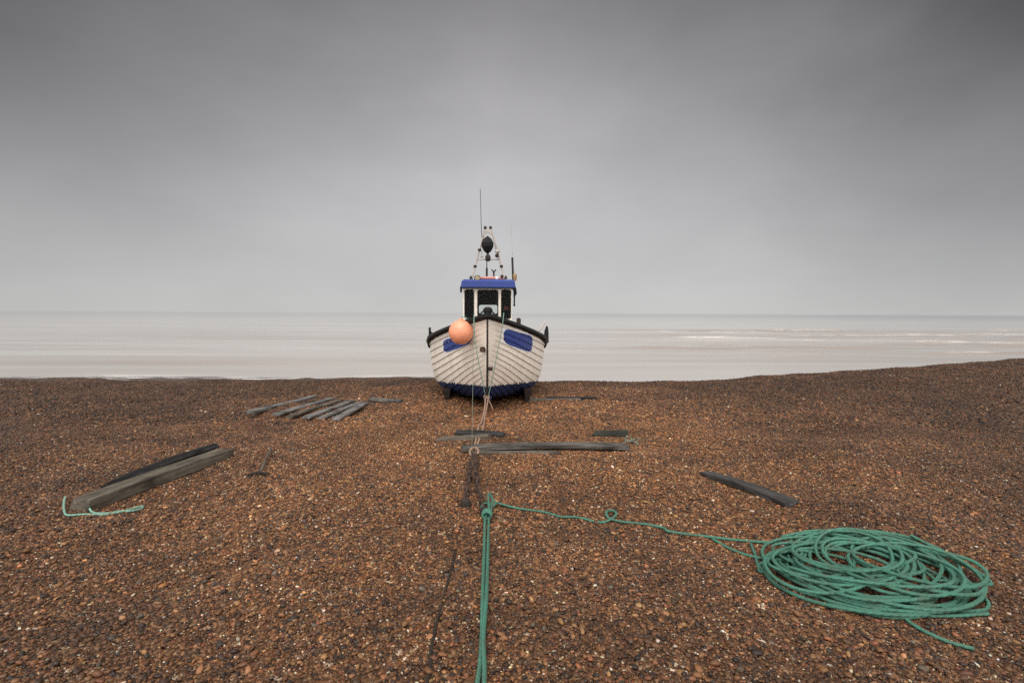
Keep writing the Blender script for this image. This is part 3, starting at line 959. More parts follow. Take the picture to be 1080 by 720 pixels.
# ---------------------------- wheelhouse
SW = 3.35                                                           # front wall
pl, pr = bl(488.2, 320, SW), bl(540.0, 320, SW)
WX0, WX1 = pl.x, pr.x
ZT = bl(514, 302.5, SW).z                                           # top of wall
ZD = hull(3.4, 1).z - ZB - .22                                      # deck
WD = 1.55                                                           # depth of the house
def wpx(px): return bl(px, 320, SW).x
def wpz(py): return bl(514, py, SW).z
def rounded(x0, x1, z0, z1, r=.06, n=5):
    pts = []
    for cx, cz, a0 in ((x1 - r, z1 - r, 0), (x0 + r, z1 - r, 90), (x0 + r, z0 + r, 180), (x1 - r, z0 + r, 270)):
        for i in range(n + 1):
            a = R(a0 + 90 * i / n); pts.append((cx + r * math.cos(a), cz + r * math.sin(a)))
    return pts
def wall_with_holes(mb, y, x0, x1, z0, z1, holes, th, mi=0, n=5, inner_far=True):
    """a wall of thickness th in the xz plane at y, cut by rounded rectangles side by side"""
    holes = sorted(holes); cuts = [x0] + [(holes[i][1] + holes[i + 1][0]) / 2 for i in range(len(holes) - 1)] + [x1]
    for i, hq in enumerate(holes):
        a, b = cuts[i], cuts[i + 1]
        inner = rounded(*hq, n=n)
        k = len(inner)
        cx, cz = (hq[0] + hq[1]) / 2, (hq[2] + hq[3]) / 2
        outer = []
        for q, (x, z) in enumerate(inner):                           # corner by corner
            quad = q // (n + 1); t = (q % (n + 1)) / n
            C = [(b, z1), (a, z1), (a, z0), (b, z0)][quad]
            E0 = [(b, z), (x, z1), (a, z), (x, z0)][quad]; E1 = [(x, z1), (a, z), (x, z0), (b, z)][quad]
            outer.append(E0 if t < .34 else E1 if t > .66 else C)
        for yy, flip in ((y, False), (y + th, True)):
            vs = [(x, yy, z) for x, z in inner] + [(x, yy, z) for x, z in outer]
            fs = []
            for q in range(k):
                q2 = (q + 1) % k
                f = (q, q2, k + q2, k + q)
                fs.append(f if flip else f[::-1])
            mb.add(vs, fs, 1 if flip == inner_far else 0)
        vs = [(x, y, z) for x, z in inner] + [(x, y + th, z) for x, z in inner]
        mb.add(vs, [(q, (q + 1) % k, k + (q + 1) % k, k + q) for q in range(k)], mi)
WIN = [(wpx(489.8), wpx(500.0), wpz(336), wpz(305.2)), (wpx(503.4), wpx(525.6), wpz(334), wpz(305.5)), (wpx(528.4), wpx(539.0), wpz(336), wpz(305.2))]
m = MB()
wall_with_holes(m, SW, WX0, WX1, ZD, ZT, WIN, .045)
bk = [(wpx(504), wpx(526), wpz(331), wpz(320.5))]
wall_with_holes(m, SW + WD - .045, WX0, WX1, ZD, ZT, bk, .045, inner_far=False)
for x, sgn in ((WX0, 1), (WX1, -1)):                                # sides
    m.box((x + sgn * .0225, SW + WD / 2, (ZD + ZT) / 2), (.045, WD - .094, ZT - ZD))
    m.box((x + sgn * .048, SW + WD / 2, (ZD + ZT) / 2), (.006, WD - .10, ZT - ZD - .01), mi=1)
m.box(((WX0 + WX1) / 2, SW + WD / 2, ZT - .012), (WX1 - WX0 - .1, WD - .1, .02), mi=1)
m.box(((WX0 + WX1) / 2, SW + .70, ZD + .62), (.9, .35, .5), mi=1, bevel=.02)       # console
house = m.build('wheelhouse', [M['white'], M['interior']], boat, smooth=False)
for (x0, x1, z0, z1) in WIN:
    m = MB()
    o = rounded(x0, x1, z0, z1, .06, 6); i_ = rounded(x0 + .024, x1 - .024, z0 + .024, z1 - .024, .045, 6); k = len(o)
    y0, y1 = SW - .016, SW + .028
    ring = [(o, y1), (o, y0), (i_, y0), (i_, y1)]
    vs = [(x, yy, z) for q, yy in ring for x, z in q]
    fs = []
    for r_ in range(3):
        for q in range(k):
            q2 = (q + 1) % k; fs.append((r_ * k + q, r_ * k + q2, (r_ + 1) * k + q2, (r_ + 1) * k + q))
    m.add(vs, fs, 0)
    m.add([(x, SW + .014, z) for x, z in i_], [tuple(range(k))], 1)
    m.build('window', [M['black'], M['glass']], house, smooth=False)
m = MB(); p = bl(514, 332, SW + .45); m.tube([p + Vector((.22 * math.cos(a), 0, .22 * math.sin(a) - .1)) for a in np.linspace(0, 6.283, 20)[:-1]], .018, 6, closed=True); m.build('steering_wheel', M['dark_iron'], house)
m = MB(); p = bl(534, 325, SW + .5); m.box(p + Vector((0, .03, 0)), (.12, .08, .10), bevel=.01); m.build('locker_box', M['red'], house)

# roof: blue canopy with sloping front
RX0, RX1 = bl(486.2, 300, SW - .08).x, bl(543.6, 300, SW - .08).x
ZR0 = bl(514, 303.0, SW - .12).z; ZR1 = bl(514, 294.8, SW).z
m = MB()
prof = [(.0, ZR0), (.0, ZR0 + .03), (.015, ZR1 - .05), (.07, ZR1)]
lev = []
for inset, z in prof:
    lev.append([(RX0 + inset, SW - .12 + inset, z), (RX1 - inset, SW - .12 + inset, z), (RX1 - inset, SW + WD + .1 - inset, z), (RX0 + inset, SW + WD + .1 - inset, z)])
vs = [p for l_ in lev for p in l_]; fs = []
for i in range(3):
    for j in range(4):
        j2 = (j + 1) % 4; fs.append((i * 4 + j, i * 4 + j2, (i + 1) * 4 + j2, (i + 1) * 4 + j))
fs += [(0, 3, 2, 1), (12, 13, 14, 15)]
m.add(vs, fs)
roof = m.build('roof', M['blue'], boat, smooth=False)
m = MB(); m.box(((RX0 + RX1) / 2, SW - .105, ZR0 - .012), (RX1 - RX0 - .05, .02, .022)); m.build('drip_edge', M['black'], roof, smooth=False)
ZRT = ZR1
# things fixed to the roof
m = MB(); p = bl(503.5, 293.6, SW - .02)
FR = Matrix.Rotation(R(90), 3, 'X')
m.lathe([(.05, -.10), (.075, -.04), (.082, .03), (.07, .04)], p, 18, FR, 0); m.lathe([(.064, .0), (.055, .012), (.02, .018)], p + Vector((0, -.041, 0)), 18, FR, 1)
m.tube([p + Vector((0, .02, -.06)), p + Vector((0, .02, -.14))], .018, 8, 0); m.build('searchlight', [M['black'], M['lamp_glass']], roof)
m = MB(); p = bl(520.8, 294, SW + .3)
m.tube([p + Vector((0, 0, -.06)), p + Vector((0, 0, .14)), p + Vector((0, 0, .20))], [.022, .02, .035], 8)
m.tube([p + Vector((-.055, 0, .235)), p + Vector((0, 0, .17)), p + Vector((.055, 0, .235))], .018, 6); m.build('horn', M['dark_iron'], roof)
m = MB(); p = bl(513.4, 294, SW + .4)
m.tube([p + Vector((0, 0, -.06)), p + Vector((0, 0, .28))], .026, 8); m.tube([p + Vector((0, 0, .28)), p + Vector((0, 0, .62))], .012, 8); m.build('mast_stay_post', M['dark_iron'], roof)
m = MB(); p = bl(541.2, 296, SW + .15); q = bl(540.3, 271.5, SW + .15)
m.tube([p, q], .026, 8); m.build('flag_pole', M['dark_iron'], roof)
m = MB(); p = bl(543, 292, SW + .12); m.lathe([(.04, -.1), (.05, .0), (.05, .05), (.03, .08)], p, 12); m.build('bracket', M['brass'], roof)
m = MB(); a = bl(529.4, 291.5, SW + .2); m.lathe([(.03, -.04), (.04, .0), (.03, .04)], a, 10); m.build('deck_lamp', M['dark_iron'], roof)
# side fittings of the house
m = MB(); p = bl(542.6, 303, SW + .1); q = bl(542.4, 322, SW + .1)
m.tube([p, (p + q) / 2 + Vector((.02, 0, .08)), (p + q) / 2, q], [.04, .045, .02, .018], 8); m.box(q, (.05, .04, .04)); m.build('grab_rail', M['black'], house)
m = MB(); p = bl(486.4, 302, SW); q = bl(486.2, 308.5, SW)
m.tube([p, q], [.03, .022], 8); m.build('side_lamp', M['black'], house)

# ---------------------------- A-frame gantry
SG = SW + .75
gan = empty('gantry', bl(514.5, 294, SG)); gan.parent = boat
go = gan.location.copy()
def gp(px, py, ds=0): return bl(px, py, SG + ds) - go
for (a, b, c) in (((496.8, 297), (504.5, 268), (511.3, 243)), ((533.2, 297), (525.5, 268), (518.4, 243))):
    m = MB(); m.tube([gp(*a), gp(*b), gp(*c)], [.028, .026, .024], 8)
    for t in (.3, .62):
        p = gp(*a).lerp(gp(*c), t); m.lathe([(.040, -.035), (.044, .03)], p, 10, None, 1)
    m.lathe([(.05, -.03), (.03, .05)], gp(*a) + Vector((0, 0, .1)), 10, None, 1)
    m.build('leg', [M['steel'], M['dark_iron']], gan)
m = MB(); m.tube([gp(502.8, 273.6), gp(526.3, 273.6)], .017, 8); m.build('crossbar', M['steel'], gan)
m = MB()
for px in (511.8, 517.4):
    m.tube([gp(px, 247), gp(px, 240.5)], .026, 8, 0); m.lathe([(.036, -.03), (.04, .02), (.02, .045)], gp(px, 240.3), 10, None, 1)
m.tube([gp(510.6, 244.5), gp(519, 244.5)], .02, 8, 0); m.build('head_block', [M['steel'], M['dark_iron']], gan)
m = MB(); p = gp(514.2, 258.2, -.05)
m.lathe([(.012, -.24), (.10, -.16), (.155, -.05), (.16, .05), (.10, .16), (.012, .23)], p, 8); m.build('radar_reflector', M['black'], gan, smooth=False)
m = MB(); p = gp(514.6, 271.5, -.08)
m.lathe([(.05, -.1), (.07, -.06), (.07, .03), (.045, .06), (.02, .10)], p, 12); m.tube([p, p + Vector((0, .07, -.02))], .02, 6); m.build('working_lamp', M['dark_iron'], gan)
m = MB(); p = gp(524.5, 264.5, -.05); m.lathe([(.02, -.05), (.075, -.03), (.06, .03), (.02, .05)], p, 12); m.tube([p, gp(522, 262)], .012, 6); m.build('lamp', M['steel'], gan)
m = MB(); p = gp(524, 269.5, -.05); m.lathe([(.03, -.05), (.045, -.02), (.045, .03), (.02, .05)], p, 12); m.build('lamp', M['dark_iron'], gan)
m = MB(); m.tube([gp(508, 264), gp(508, 270.3), gp(511, 270)], .013, 6); m.tube([gp(506.8, 270.6), gp(509.5, 270.6)], .03, 8); m.build('bracket', M['steel'], gan)
m = MB(); m.tube([gp(509, 259), gp(507.6, 240), gp(506.5, 199)], [.011, .008, .0062], 6); m.build('aerial', M['stem_wood'], gan)
m = MB(); m.tube([gp(540.5, 272, -.5), gp(539, 235, -.5)], [.007, .005], 5); m.build('aerial', M['steel'], roof).location = go
# lifebuoy lying on the roof
lb = empty('lifebuoy', BM @ bl(516, 292.5, SW + .42)); lb.location.z = (BM @ Vector((0, 0, ZRT))).z + .044
m = MB(); m.tube([Vector((.34 * math.cos(a), .34 * math.sin(a), 0)) for a in np.linspace(0, 2 * math.pi, 41)[:-1]], .040, 12, closed=True); m.build('ring', M['lifebuoy'], lb)
m = MB()
for a in (.6, 2.2, 3.7, 5.3):
    m = MB(); m.tube([Vector((.34 * math.cos(a + t), .34 * math.sin(a + t), 0)) for t in (-.1, 0, .1)], .042, 12); m.build('band', M['panel_white'], lb)

tag(lb, 'faded red lifebuoy lying flat on the blue wheelhouse roof', 'lifebuoy')

# ------------------------------------------------------------------ orange buoy
bc = BM @ bl(486, 350.2, .36)
by = empty('mooring_buoy', bc - Vector((0, 0, .26))); tag(by, 'round orange inflatable buoy hanging on the bow over the left blue panel', 'buoy')
m = MB(); r = 12.9 / 540 * (BD0 + .36)
prof = [(r * math.sin(R(a)) if 0 < a < 180 else .004, .26 - r * math.cos(R(a))) for a in range(0, 172, 6)]
prof = [(max(p[0], .004), p[1]) for p in prof] + [(.05, .26 + r * 1.0), (.04, .26 + r * 1.12), (.02, .26 + r * 1.15)]
m.lathe(prof, (0, 0, 0), 40, Matrix.Rotation(R(-8), 3, 'X')); m.build('float', M['orange'], by, angle=60)
m = MB(); e = bl(496, 338.5, .55); e = (BM @ e) - by.location; m.tube(catmull([Vector((0, -.03, .26 + r * 1.08)), Vector((.07, 0, .30 + r * 1.1)), e], 6), .010, 6); m.build('lanyard', M['pale_green_rope'], by)

# ------------------------------------------------------------------ ropes
def rope(name, pts, rad, mat, parent=None, n=8, k=6, closed=False, smooth_pts=True, loc=None):
    P = catmull(pts, k, closed) if smooth_pts else [Vector(p) for p in pts]
    if name != 'cable':
        o_ = parent.location if parent is not None else Vector((0, 0, 0))
        for p in P:
            w = p + o_
            if w.z - g(w.x, w.y) < .05: CLEAR.append((w.x, w.y, .008))
    o0 = Vector(loc) if loc is not None else Vector((0, 0, 0))
    m = MB(); m.tube([p - o0 for p in P], rad, n, closed=closed)
    o = m.build(name, mat, parent, angle=80)
    if parent is None: o.location = o0
    # uv: strands wind round the rope
    me = o.data; uv = me.uv_layers.new(name='UVMap')
    cum = [0.0]
    for i in range(1, len(P)): cum.append(cum[-1] + (P[i] - P[i - 1]).length)
    nv = len(P) * n
    vi = np.empty(len(me.loops), np.int32); me.loops.foreach_get('vertex_index', vi)
    L_ = np.array(cum)[np.clip(vi // n, 0, len(P) - 1)]; a = (vi % n) / n
    scale = 1 / (rad if not isinstance(rad, list) else rad[0])
    u = np.stack([L_ * scale * .16, a * 1.0], -1).astype(np.float32)
    uv.data.foreach_set('uv', u.ravel())
    return o

def gpts(lst, base=.012):
    out = []
    for q in lst:
        p = at(q[0], q[1]); p.z = g(p.x, p.y) + base + (q[2] if len(q) > 2 else 0); out.append(p)
    return out

GR = .0115
# hauling line: two strands from the knot towards the viewer
kp = at(513.5, 548)
hl = empty('hauling_rope', kp); tag(hl, 'doubled green rope running from its knot straight down the middle towards the viewer', 'rope')
def local(pts, o): return [p - o.location for p in pts]
s1 = gpts([(511.5, 552, .03), (510.5, 585, .012), (509, 631, .012), (508, 680, .012), (504, 722, .012)], .014)
s2 = gpts([(515.6, 552, .03), (514.5, 585, .012), (513, 631, .012), (509.8, 680, .03), (510.7, 722, .012)], .014)
for s_, dx in ((s1, -.06), (s2, .02)):
    for yy in (1.6, .8, -.2, -1.2):
        x_ = s_[4].x + dx * (2.2 - yy); s_.append(Vector((x_, yy, g(x_, yy) + .02)))
rope('strand', local(s1, hl), GR, M['green_rope'], hl); rope('strand', local(s2, hl), GR, M['green_rope'], hl)
# the knot: turns round the standing parts, an upright loop and a dark iron peg
kc = gpts([(513.6, 549)])[0] - hl.location
turns = []
for i in range(40):
    a = i / 39 * 2 * math.pi * 3.2
    turns.append(kc + Vector((.036 * math.cos(a), -.045 + .075 * i / 39 + .008 * math.cos(a * .5), .050 + .030 * math.sin(a))))
rope('knot', turns, .0135, M['green_rope'], hl, smooth_pts=False)
K = lambda px, py, l: (lambda p: Vector((p.x, p.y, g(p.x, p.y) + l)))(at(px, py)) - hl.location
rope('loop', [K(512, 551, .05), K(515.5, 546, .08), K(515, 538, .10), K(515.2, 531, .09), K(516.4, 527, .06), K(520, 533, .05), K(522.5, 536, .04), K(518.5, 542, .06), K(517, 550, .05)], .011, M['green_rope'], hl)
rope('loop', [K(516, 549, .07), K(510, 545, .05), K(507.5, 540, .035), K(510.5, 536.5, .05), K(515, 538, .06)], .011, M['green_rope'], hl)
m = MB(); q = K(511, 545, 0); m.lathe([(.03, -.04), (.034, .05), (.04, .06), (.036, .085), (.01, .09)], q, 12); m.build('peg', M['dark_iron'], hl)

# the long lead and the coil
cc = at(925, 610); cc.z = g(cc.x, cc.y)
coil = empty('rope_coil', cc); tag(coil, 'large loose coil of green rope on the right with a tail to the knot', 'rope')
lead = gpts([(517, 541, .05), (520, 534, .04), (524.4, 533.6, .02), (545, 537), (573, 541), (591, 546), (609, 546.7), (631, 552), (642, 551, .008), (650, 545, .012), (646, 541, .012), (640, 542, .012), (641, 548, .012), (653, 551), (680, 554), (700, 558), (707, 562), (752, 568), (790, 572), (815, 574, .01), (840, 570, .04)])
rope('lead', local(lead, coil), .0105, M['green_rope'], coil)
cr = np.random.default_rng(5)
def coil_pts(nloop, cx, cy, a0, a1, b0, b1, z0, z1, tilt, jit):
    pts = []
    ph = cr.uniform(0, 6.28)
    per = 11
    for i in range(nloop * per):
        if i % per == 0 or not pts:
            tgt = (cx + cr.normal(0, jit), cy + cr.normal(0, jit * .33), cr.uniform(a0, a1), cr.uniform(b0, b1), cr.uniform(z0, z1), tilt + cr.normal(0, .05))
            if not pts: cur = list(tgt)
        cur = [c + (t - c) * .30 for c, t in zip(cur, tgt)]
        th = ph + i / per * 2 * math.pi
        ex, ey = cur[2] * math.cos(th), cur[3] * math.sin(th)
        px = cur[0] + ex * math.cos(cur[5]) - ey * math.sin(cur[5]) * 1.0
        py = cur[1] + ey + ex * math.sin(cur[5])
        p = at(px, py); p.z = g(p.x, p.y) + .014 + max(0, cur[4] + .012 * math.sin(i * 1.3)); pts.append(p)
    return pts
layers = [(6, 920, 613, 80, 108, 26, 40, .0, .03, .22, 12), (6, 917, 610, 62, 108, 19, 38, .02, .055, .18, 20), (6, 908, 604, 44, 92, 14, 30, .035, .07, .14, 20),
          (5, 904, 598, 30, 74, 11, 24, .05, .085, .08, 16), (4, 942, 610, 44, 84, 14, 27, .04, .09, .26, 18), (3, 890, 602, 36, 74, 13, 25, .04, .09, .05, 16)]
for lay in layers: rope('coil', local(coil_pts(*lay), coil), .0112, M['green_rope'], coil, k=5)
ends = [[(752, 570), (770, 580), (792, 588), (815, 594, .02), (850, 600, .05)],
        [(792, 575), (797, 588), (800, 598), (815, 611), (840, 624), (885, 638), (920, 646), (936, 645, .01), (950, 640, .03)],
        [(960, 573, .05), (985, 582, .02), (1010, 593), (1032, 605), (1045, 616), (1040, 618), (1010, 616), (985, 613, .04)],
        [(985, 622, .05), (1010, 619, .02), (1028, 624), (1040, 634), (1042, 642), (1032, 646), (1000, 645), (960, 640, .02)],
        [(1042, 649), (1010, 651), (980, 651), (950, 648), (915, 638, .01), (890, 630, .03)],
        [(951, 646, .01), (956, 655), (972, 666), (998, 678), (1022, 685), (1026, 686)],
        [(940, 580, .06), (975, 588, .04), (1003, 601, .02), (1024, 618), (1036, 632), (1020, 640), (985, 644, .02), (950, 640, .03)],
        [(815, 588, .02), (822, 604, .03), (850, 622, .03), (890, 637, .02), (930, 646, .01), (965, 649)],
        [(812, 600, .01), (803, 605), (800, 598), (812, 594, .02), (830, 590, .04)]]
for e in ends: rope('tail', local(gpts(e), coil), .0105, M['green_rope'], coil)

# green offcut at the end of the left timber
ro = gpts([(96, 531, .06), (93, 536, .05), (97, 541), (110, 542.5), (125, 541.5), (140, 537.5), (150, 535), (149, 537.5), (138, 540), (124, 540.5), (110, 544), (90, 543.5), (72, 544.5), (68, 541), (67.5, 534.5, .02), (69, 531, .05)])
o = rope('rope_offcut', ro, .009, M['pale_green_rope'], loc=at(100, 541)); tag(o, 'thin pale green rope end curled at the foot of the thick left timber', 'rope')

# frayed twine by the green black board
m = MB()
base = at(664, 465)
for i in range(9):
    a0 = Vector((cr.uniform(-.06, .06), cr.uniform(-.16, .14), 0)); pts = []
    d = Vector((cr.uniform(-1, 1), cr.uniform(-.8, .8), 0)).normalized()
    for t in range(4):
        q = a0 + d * .045 * t + Vector((cr.normal(0, .02), cr.normal(0, .05), 0))
        w = base + q; pts.append(Vector((q.x, q.y, g(w.x, w.y) + .02 + abs(cr.normal(0, .012)) - base.z)))
    m.tube(catmull(pts, 4), .006, 5)
o = m.build('twine', M['string'], loc=base); tag(o, 'tangle of frayed pale twine at the right end of the long plank', 'twine')

# tow rope: two tan strands from the stem foot to the shackle
foot = BM @ bl(513.2, 418.5, .38)
sh = at(500, 480); sh.z = g(sh.x, sh.y)
tw = empty('tow_rope', sh); tag(tw, 'doubled tan rope stretched from the foot of the stem to the chain shackle', 'rope')
for k_, (dx0, dx1) in enumerate(((-.02, -.028), (.025, .03))):
    a = foot + Vector((dx0, 0, 0)); b_ = sh + Vector((dx1, .06, .05))
    pts = []
    for t in np.linspace(0, 1, 12):
        p = a.lerp(b_, t); p.z -= .16 * 4 * t * (1 - t) * (1 + .15 * k_); p.x += .012 * math.sin(t * 9 + k_ * 2)
        p.z = max(p.z, g(p.x, p.y) + .02); pts.append(p - sh)
    rope('strand', pts, .015, M['tan_rope'], tw)
m = MB(); c = foot - sh
m.tube(catmull([c + Vector((.05 * math.cos(a_), .03 * math.sin(a_) - .01, .03 * math.sin(a_ * 2))) for a_ in np.linspace(0, 6.28, 9)[:-1]], 4, True), .016, 8, closed=True)
m.build('knot', M['tan_rope'], tw)
tl = [c, c + Vector((.07, -.12, -.09)), c + Vector((.13, -.2, -.2))]
rope('loose_end', tl, .010, M['tan_rope'], tw)

# thin lines over the bow rail
def hull_line(name, pix, lab, mat=M['pale_green_rope'], r=.008):
    pts = [BM @ bl(px, py, s) for px, py, s in pix]
    o = rope(name, pts, r, mat, loc=pts[-1]); tag(o, lab, 'rope', 'thin lines over the bow rail'); return o
hull_line('bow_line', [(500.6, 330.5, .30), (500.2, 331.5, .12), (500.0, 337, .03), (500.6, 352, .03), (501.2, 360, .05), (504.5, 380, .10), (509, 403, .16), (512, 418, .34)], 'thin green line over the rail left of the stem, slanting down to the stem foot')
hull_line('bow_line', [(531.4, 330, .42), (531.2, 331, .22), (530.8, 336, .12), (528.8, 350, .1), (524, 375, .12), (518.5, 403, .2), (514.8, 418, .34)], 'thin green line over the rail right of the stem, slanting down to the stem foot')
a = BM @ bl(499.4, 337, .0); b_ = sh + Vector((-.03, .03, .03))
pts = []
for t in np.linspace(0, 1, 14):
    p = a.lerp(b_, t); p.z -= .10 * 4 * t * (1 - t); pts.append(p)
o = rope('bow_line', pts, .0036, M['string'], loc=b_); tag(o, 'thin pale line hanging plumb from the rail to the chain shackle', 'rope', 'thin lines over the bow rail')

# chain and shackle
ch = empty('chain', sh); tag(ch, 'rusty dark chain and shackle heaped where the tow rope ends', 'chain')
m = MB(); m.tube([Vector((.055 * math.cos(a_), -.01 + .075 * math.sin(a_), .05 + .03 * math.sin(a_))) for a_ in np.linspace(0, 6.283, 25)[:-1]], .014, 8, closed=True)
m.build('shackle', M['rust'], ch)
def chain_links(path, size, name):
    P = catmull(path, 14); cum = [0]
    for i in range(1, len(P)): cum.append(cum[-1] + (P[i] - P[i - 1]).length)
    step = size * .66; nl = int(cum[-1] / step); mats = []
    for i in range(nl):
        d = (i + .5) * step; j = max(0, np.searchsorted(cum, d) - 1); j = min(j, len(P) - 2)
        t = (d - cum[j]) / max(cum[j + 1] - cum[j], 1e-6); p = P[j].lerp(P[j + 1], t)
        ex = (P[min(j + 2, len(P) - 1)] - P[max(j - 1, 0)]).normalized()
        roll = R(45 + cr.normal(0, 14)) if i % 2 else R(-45 + cr.normal(0, 14))
        ey = ex.orthogonal().normalized(); ez = ex.cross(ey)
        ey2 = ey * math.cos(roll) + ez * math.sin(roll)
        m = MB(); ln, wd = size * .5 - size * .13, size * .30
        ring = []
        for a_ in np.linspace(0, 2 * math.pi, 17)[:-1]:
            u = math.cos(a_); v = math.sin(a_)
            ring.append(p + ex * (ln * (1 if u > 0 else -1) * abs(u) ** .6) + ey2 * (wd * v))
        m.tube(ring, size * .115, 6, closed=True)
        m.build('link', M['brown_iron'] if i % 3 else M['dark_iron'], ch)
def cl(lst): return [(lambda p: Vector((p.x, p.y, g(p.x, p.y) + l)) - sh)(at(px, py)) for px, py, l in lst]
chain_links(cl([(500, 482, .05), (498, 490, .05), (495, 498, .05), (494.5, 508, .045), (493, 518, .04), (491, 526, .03), (489, 534, .02)]), .085, 'link')
chain_links(cl([(501, 483, .05), (502.5, 492, .05), (501, 500, .06), (504, 508, .05), (503, 516, .04), (506, 524, .035), (509, 533, .03), (511, 541, .03)]), .085, 'link')
chain_links(cl([(500, 488, .06), (499, 497, .085), (498, 506, .07), (501, 512, .06)]), .085, 'link')
m = MB(); q = cl([(491.5, 534, .025)])[0]; m.lathe([(.05, -.04), (.055, .0), (.04, .035), (.01, .045)], q, 10); m.build('end_lump', M['dark_iron'], ch)

# half buried dark cable, lower left of the middle
cb = gpts([(489, 545, -.02), (483, 572, -.009), (478.5, 590, .0), (473, 612, .004), (466, 638, -.006), (459.5, 662, .004), (454, 690, -.003), (450, 722, .002)], .007)
cb += [Vector((cb[-1].x - .05, 1.4, g(cb[-1].x - .05, 1.4) + .01)), Vector((cb[-1].x - .1, 0, g(cb[-1].x - .1, 0) + .01))]
o = rope('cable', cb, .0085, M['dark_rope'], loc=cb[4]); tag(o, 'dark old rope half buried in the shingle left of the doubled green rope', 'rope')

# ------------------------------------------------------------------ pebbles (stuff)
V1, F1 = pebble_variants(1, 40, -.45)
V0, F0 = pebble_variants(0, 60, -.35)
VD, FD = pebble_variants(0, 40, -.05)
blocks = []
x, y, s = scatter(1.0, 3.8, 9600, .0096, .48, .036)
big = s > .0165
blocks.append((x[big], y[big], s[big], V1, F1, s[big] * rng.uniform(-.05, .38, big.sum())))
blocks.append((x[~big], y[~big], s[~big], V0, F0, s[~big] * rng.uniform(-.1, .5, (~big).sum())))
x, y, s = scatter(3.8, 8.5, 4000, .0142, .42, .040)
blocks.append((x, y, s, V0, F0, s * rng.uniform(-.05, .42, len(s))))
x, y, s = scatter(8.5, 17.5, 800, .030, .33, .06)
blocks.append((x, y, s, VD, FD, s * rng.uniform(-.05, .3, len(s))))
cos_, fcs, cols = [], [], []
pal = np.array([c for c, _ in PALETTE]); pw = np.array([p for _, p in PALETTE], float); pw /= pw.sum()
off = 0
for (x, y, s, V, F, zl) in blocks:
    p, f, k = make_pebbles(x, y, s, V, F, zl)
    ci = rng.choice(len(pal), len(x), p=pw)
    redo = (ci >= 7) & (s > .019) & (rng.random(len(x)) < .92); ci[redo] = rng.integers(0, 4, redo.sum())
    c = pal[ci] * np.exp(rng.normal(0, .32, (len(x), 1))) * np.exp(rng.normal(0, .05, (len(x), 3)))
    cols.append(np.repeat(np.clip(c, .01, .75), k, axis=0))
    cos_.append(p); fcs.append(f + off); off += len(p)
co = np.concatenate(cos_).astype(np.float32); fc = np.concatenate(fcs).astype(np.int32); cl = np.concatenate(cols)
me = bpy.data.meshes.new('beach_pebbles')
raw_mesh(me, co, fc)
ca = me.attributes.new('stone', 'FLOAT_COLOR', 'POINT')
ca.data.foreach_set('color', np.concatenate([cl, np.ones((len(cl), 1))], 1).astype(np.float32).ravel())
me.materials.append(pebble_mat())
peb = bpy.data.objects.new('pebbles', me); COL.objects.link(peb)
tag(peb, 'loose brown flint pebbles with pale chips covering the beach', 'pebbles', kind='stuff')
print('pebble verts', len(co), 'tris', len(fc))

# ------------------------------------------------------------------ sky and light
SUN_EL, SUN_AZ = R(56), R(192)                                       # azimuth clockwise from +Y: high behind the viewer
W = bpy.data.worlds.new('World'); S.world = W; W.use_nodes = True
nt = W.node_tree; nt.nodes.clear()
out = N(nt, 'ShaderNodeOutputWorld'); bg = N(nt, 'ShaderNodeBackground'); nt.links.new(bg.outputs[0], out.inputs[0])
sky = N(nt, 'ShaderNodeTexSky', sky_type='NISHITA'); sky.sun_disc = False; sky.sun_elevation = SUN_EL; sky.sun_rotation = SUN_AZ
bg2 = N(nt, 'ShaderNodeBackground'); bg2.inputs['Strength'].default_value = .05
nt.links.new(sky.outputs[0], bg2.inputs[0])
tc = N(nt, 'ShaderNodeTexCoord'); sep = N(nt, 'ShaderNodeSeparateXYZ'); nt.links.new(tc.outputs['Generated'], sep.inputs[0])
def lin(v): return ((v / 255 + .055) / 1.055) ** 2.4 if v > 10 else v / 255 / 12.92
def L3(r, g_, b): return (lin(r), lin(g_), lin(b))
n1 = noise(nt, mapping(nt, tc.outputs['Generated'], (1.3, 1.3, 3.2), (.3, .1, 0)), 1.7, 4, .5)
wob = N(nt, 'ShaderNodeMath', operation='MULTIPLY_ADD'); wob.inputs[1].default_value = .12; nt.links.new(n1.outputs[0], wob.inputs[0])
nt.links.new(sep.outputs[2], wob.inputs[2])
sb = N(nt, 'ShaderNodeMath', operation='SUBTRACT'); sb.inputs[1].default_value = .06; nt.links.new(wob.outputs[0], sb.inputs[0])
rp = ramp(nt, [(0, L3(203, 203, 202)), (.05, L3(200, 200, 200)), (.14, L3(195, 194, 195)), (.26, L3(184, 182, 184)), (.38, L3(162, 160, 162)), (.52, L3(130, 128, 130)), (.62, L3(140, 139, 140)), (.8, (.6, .6, .6)), (1, (.7, .7, .7))])
nt.links.new(sb.outputs[0], rp.inputs[0])
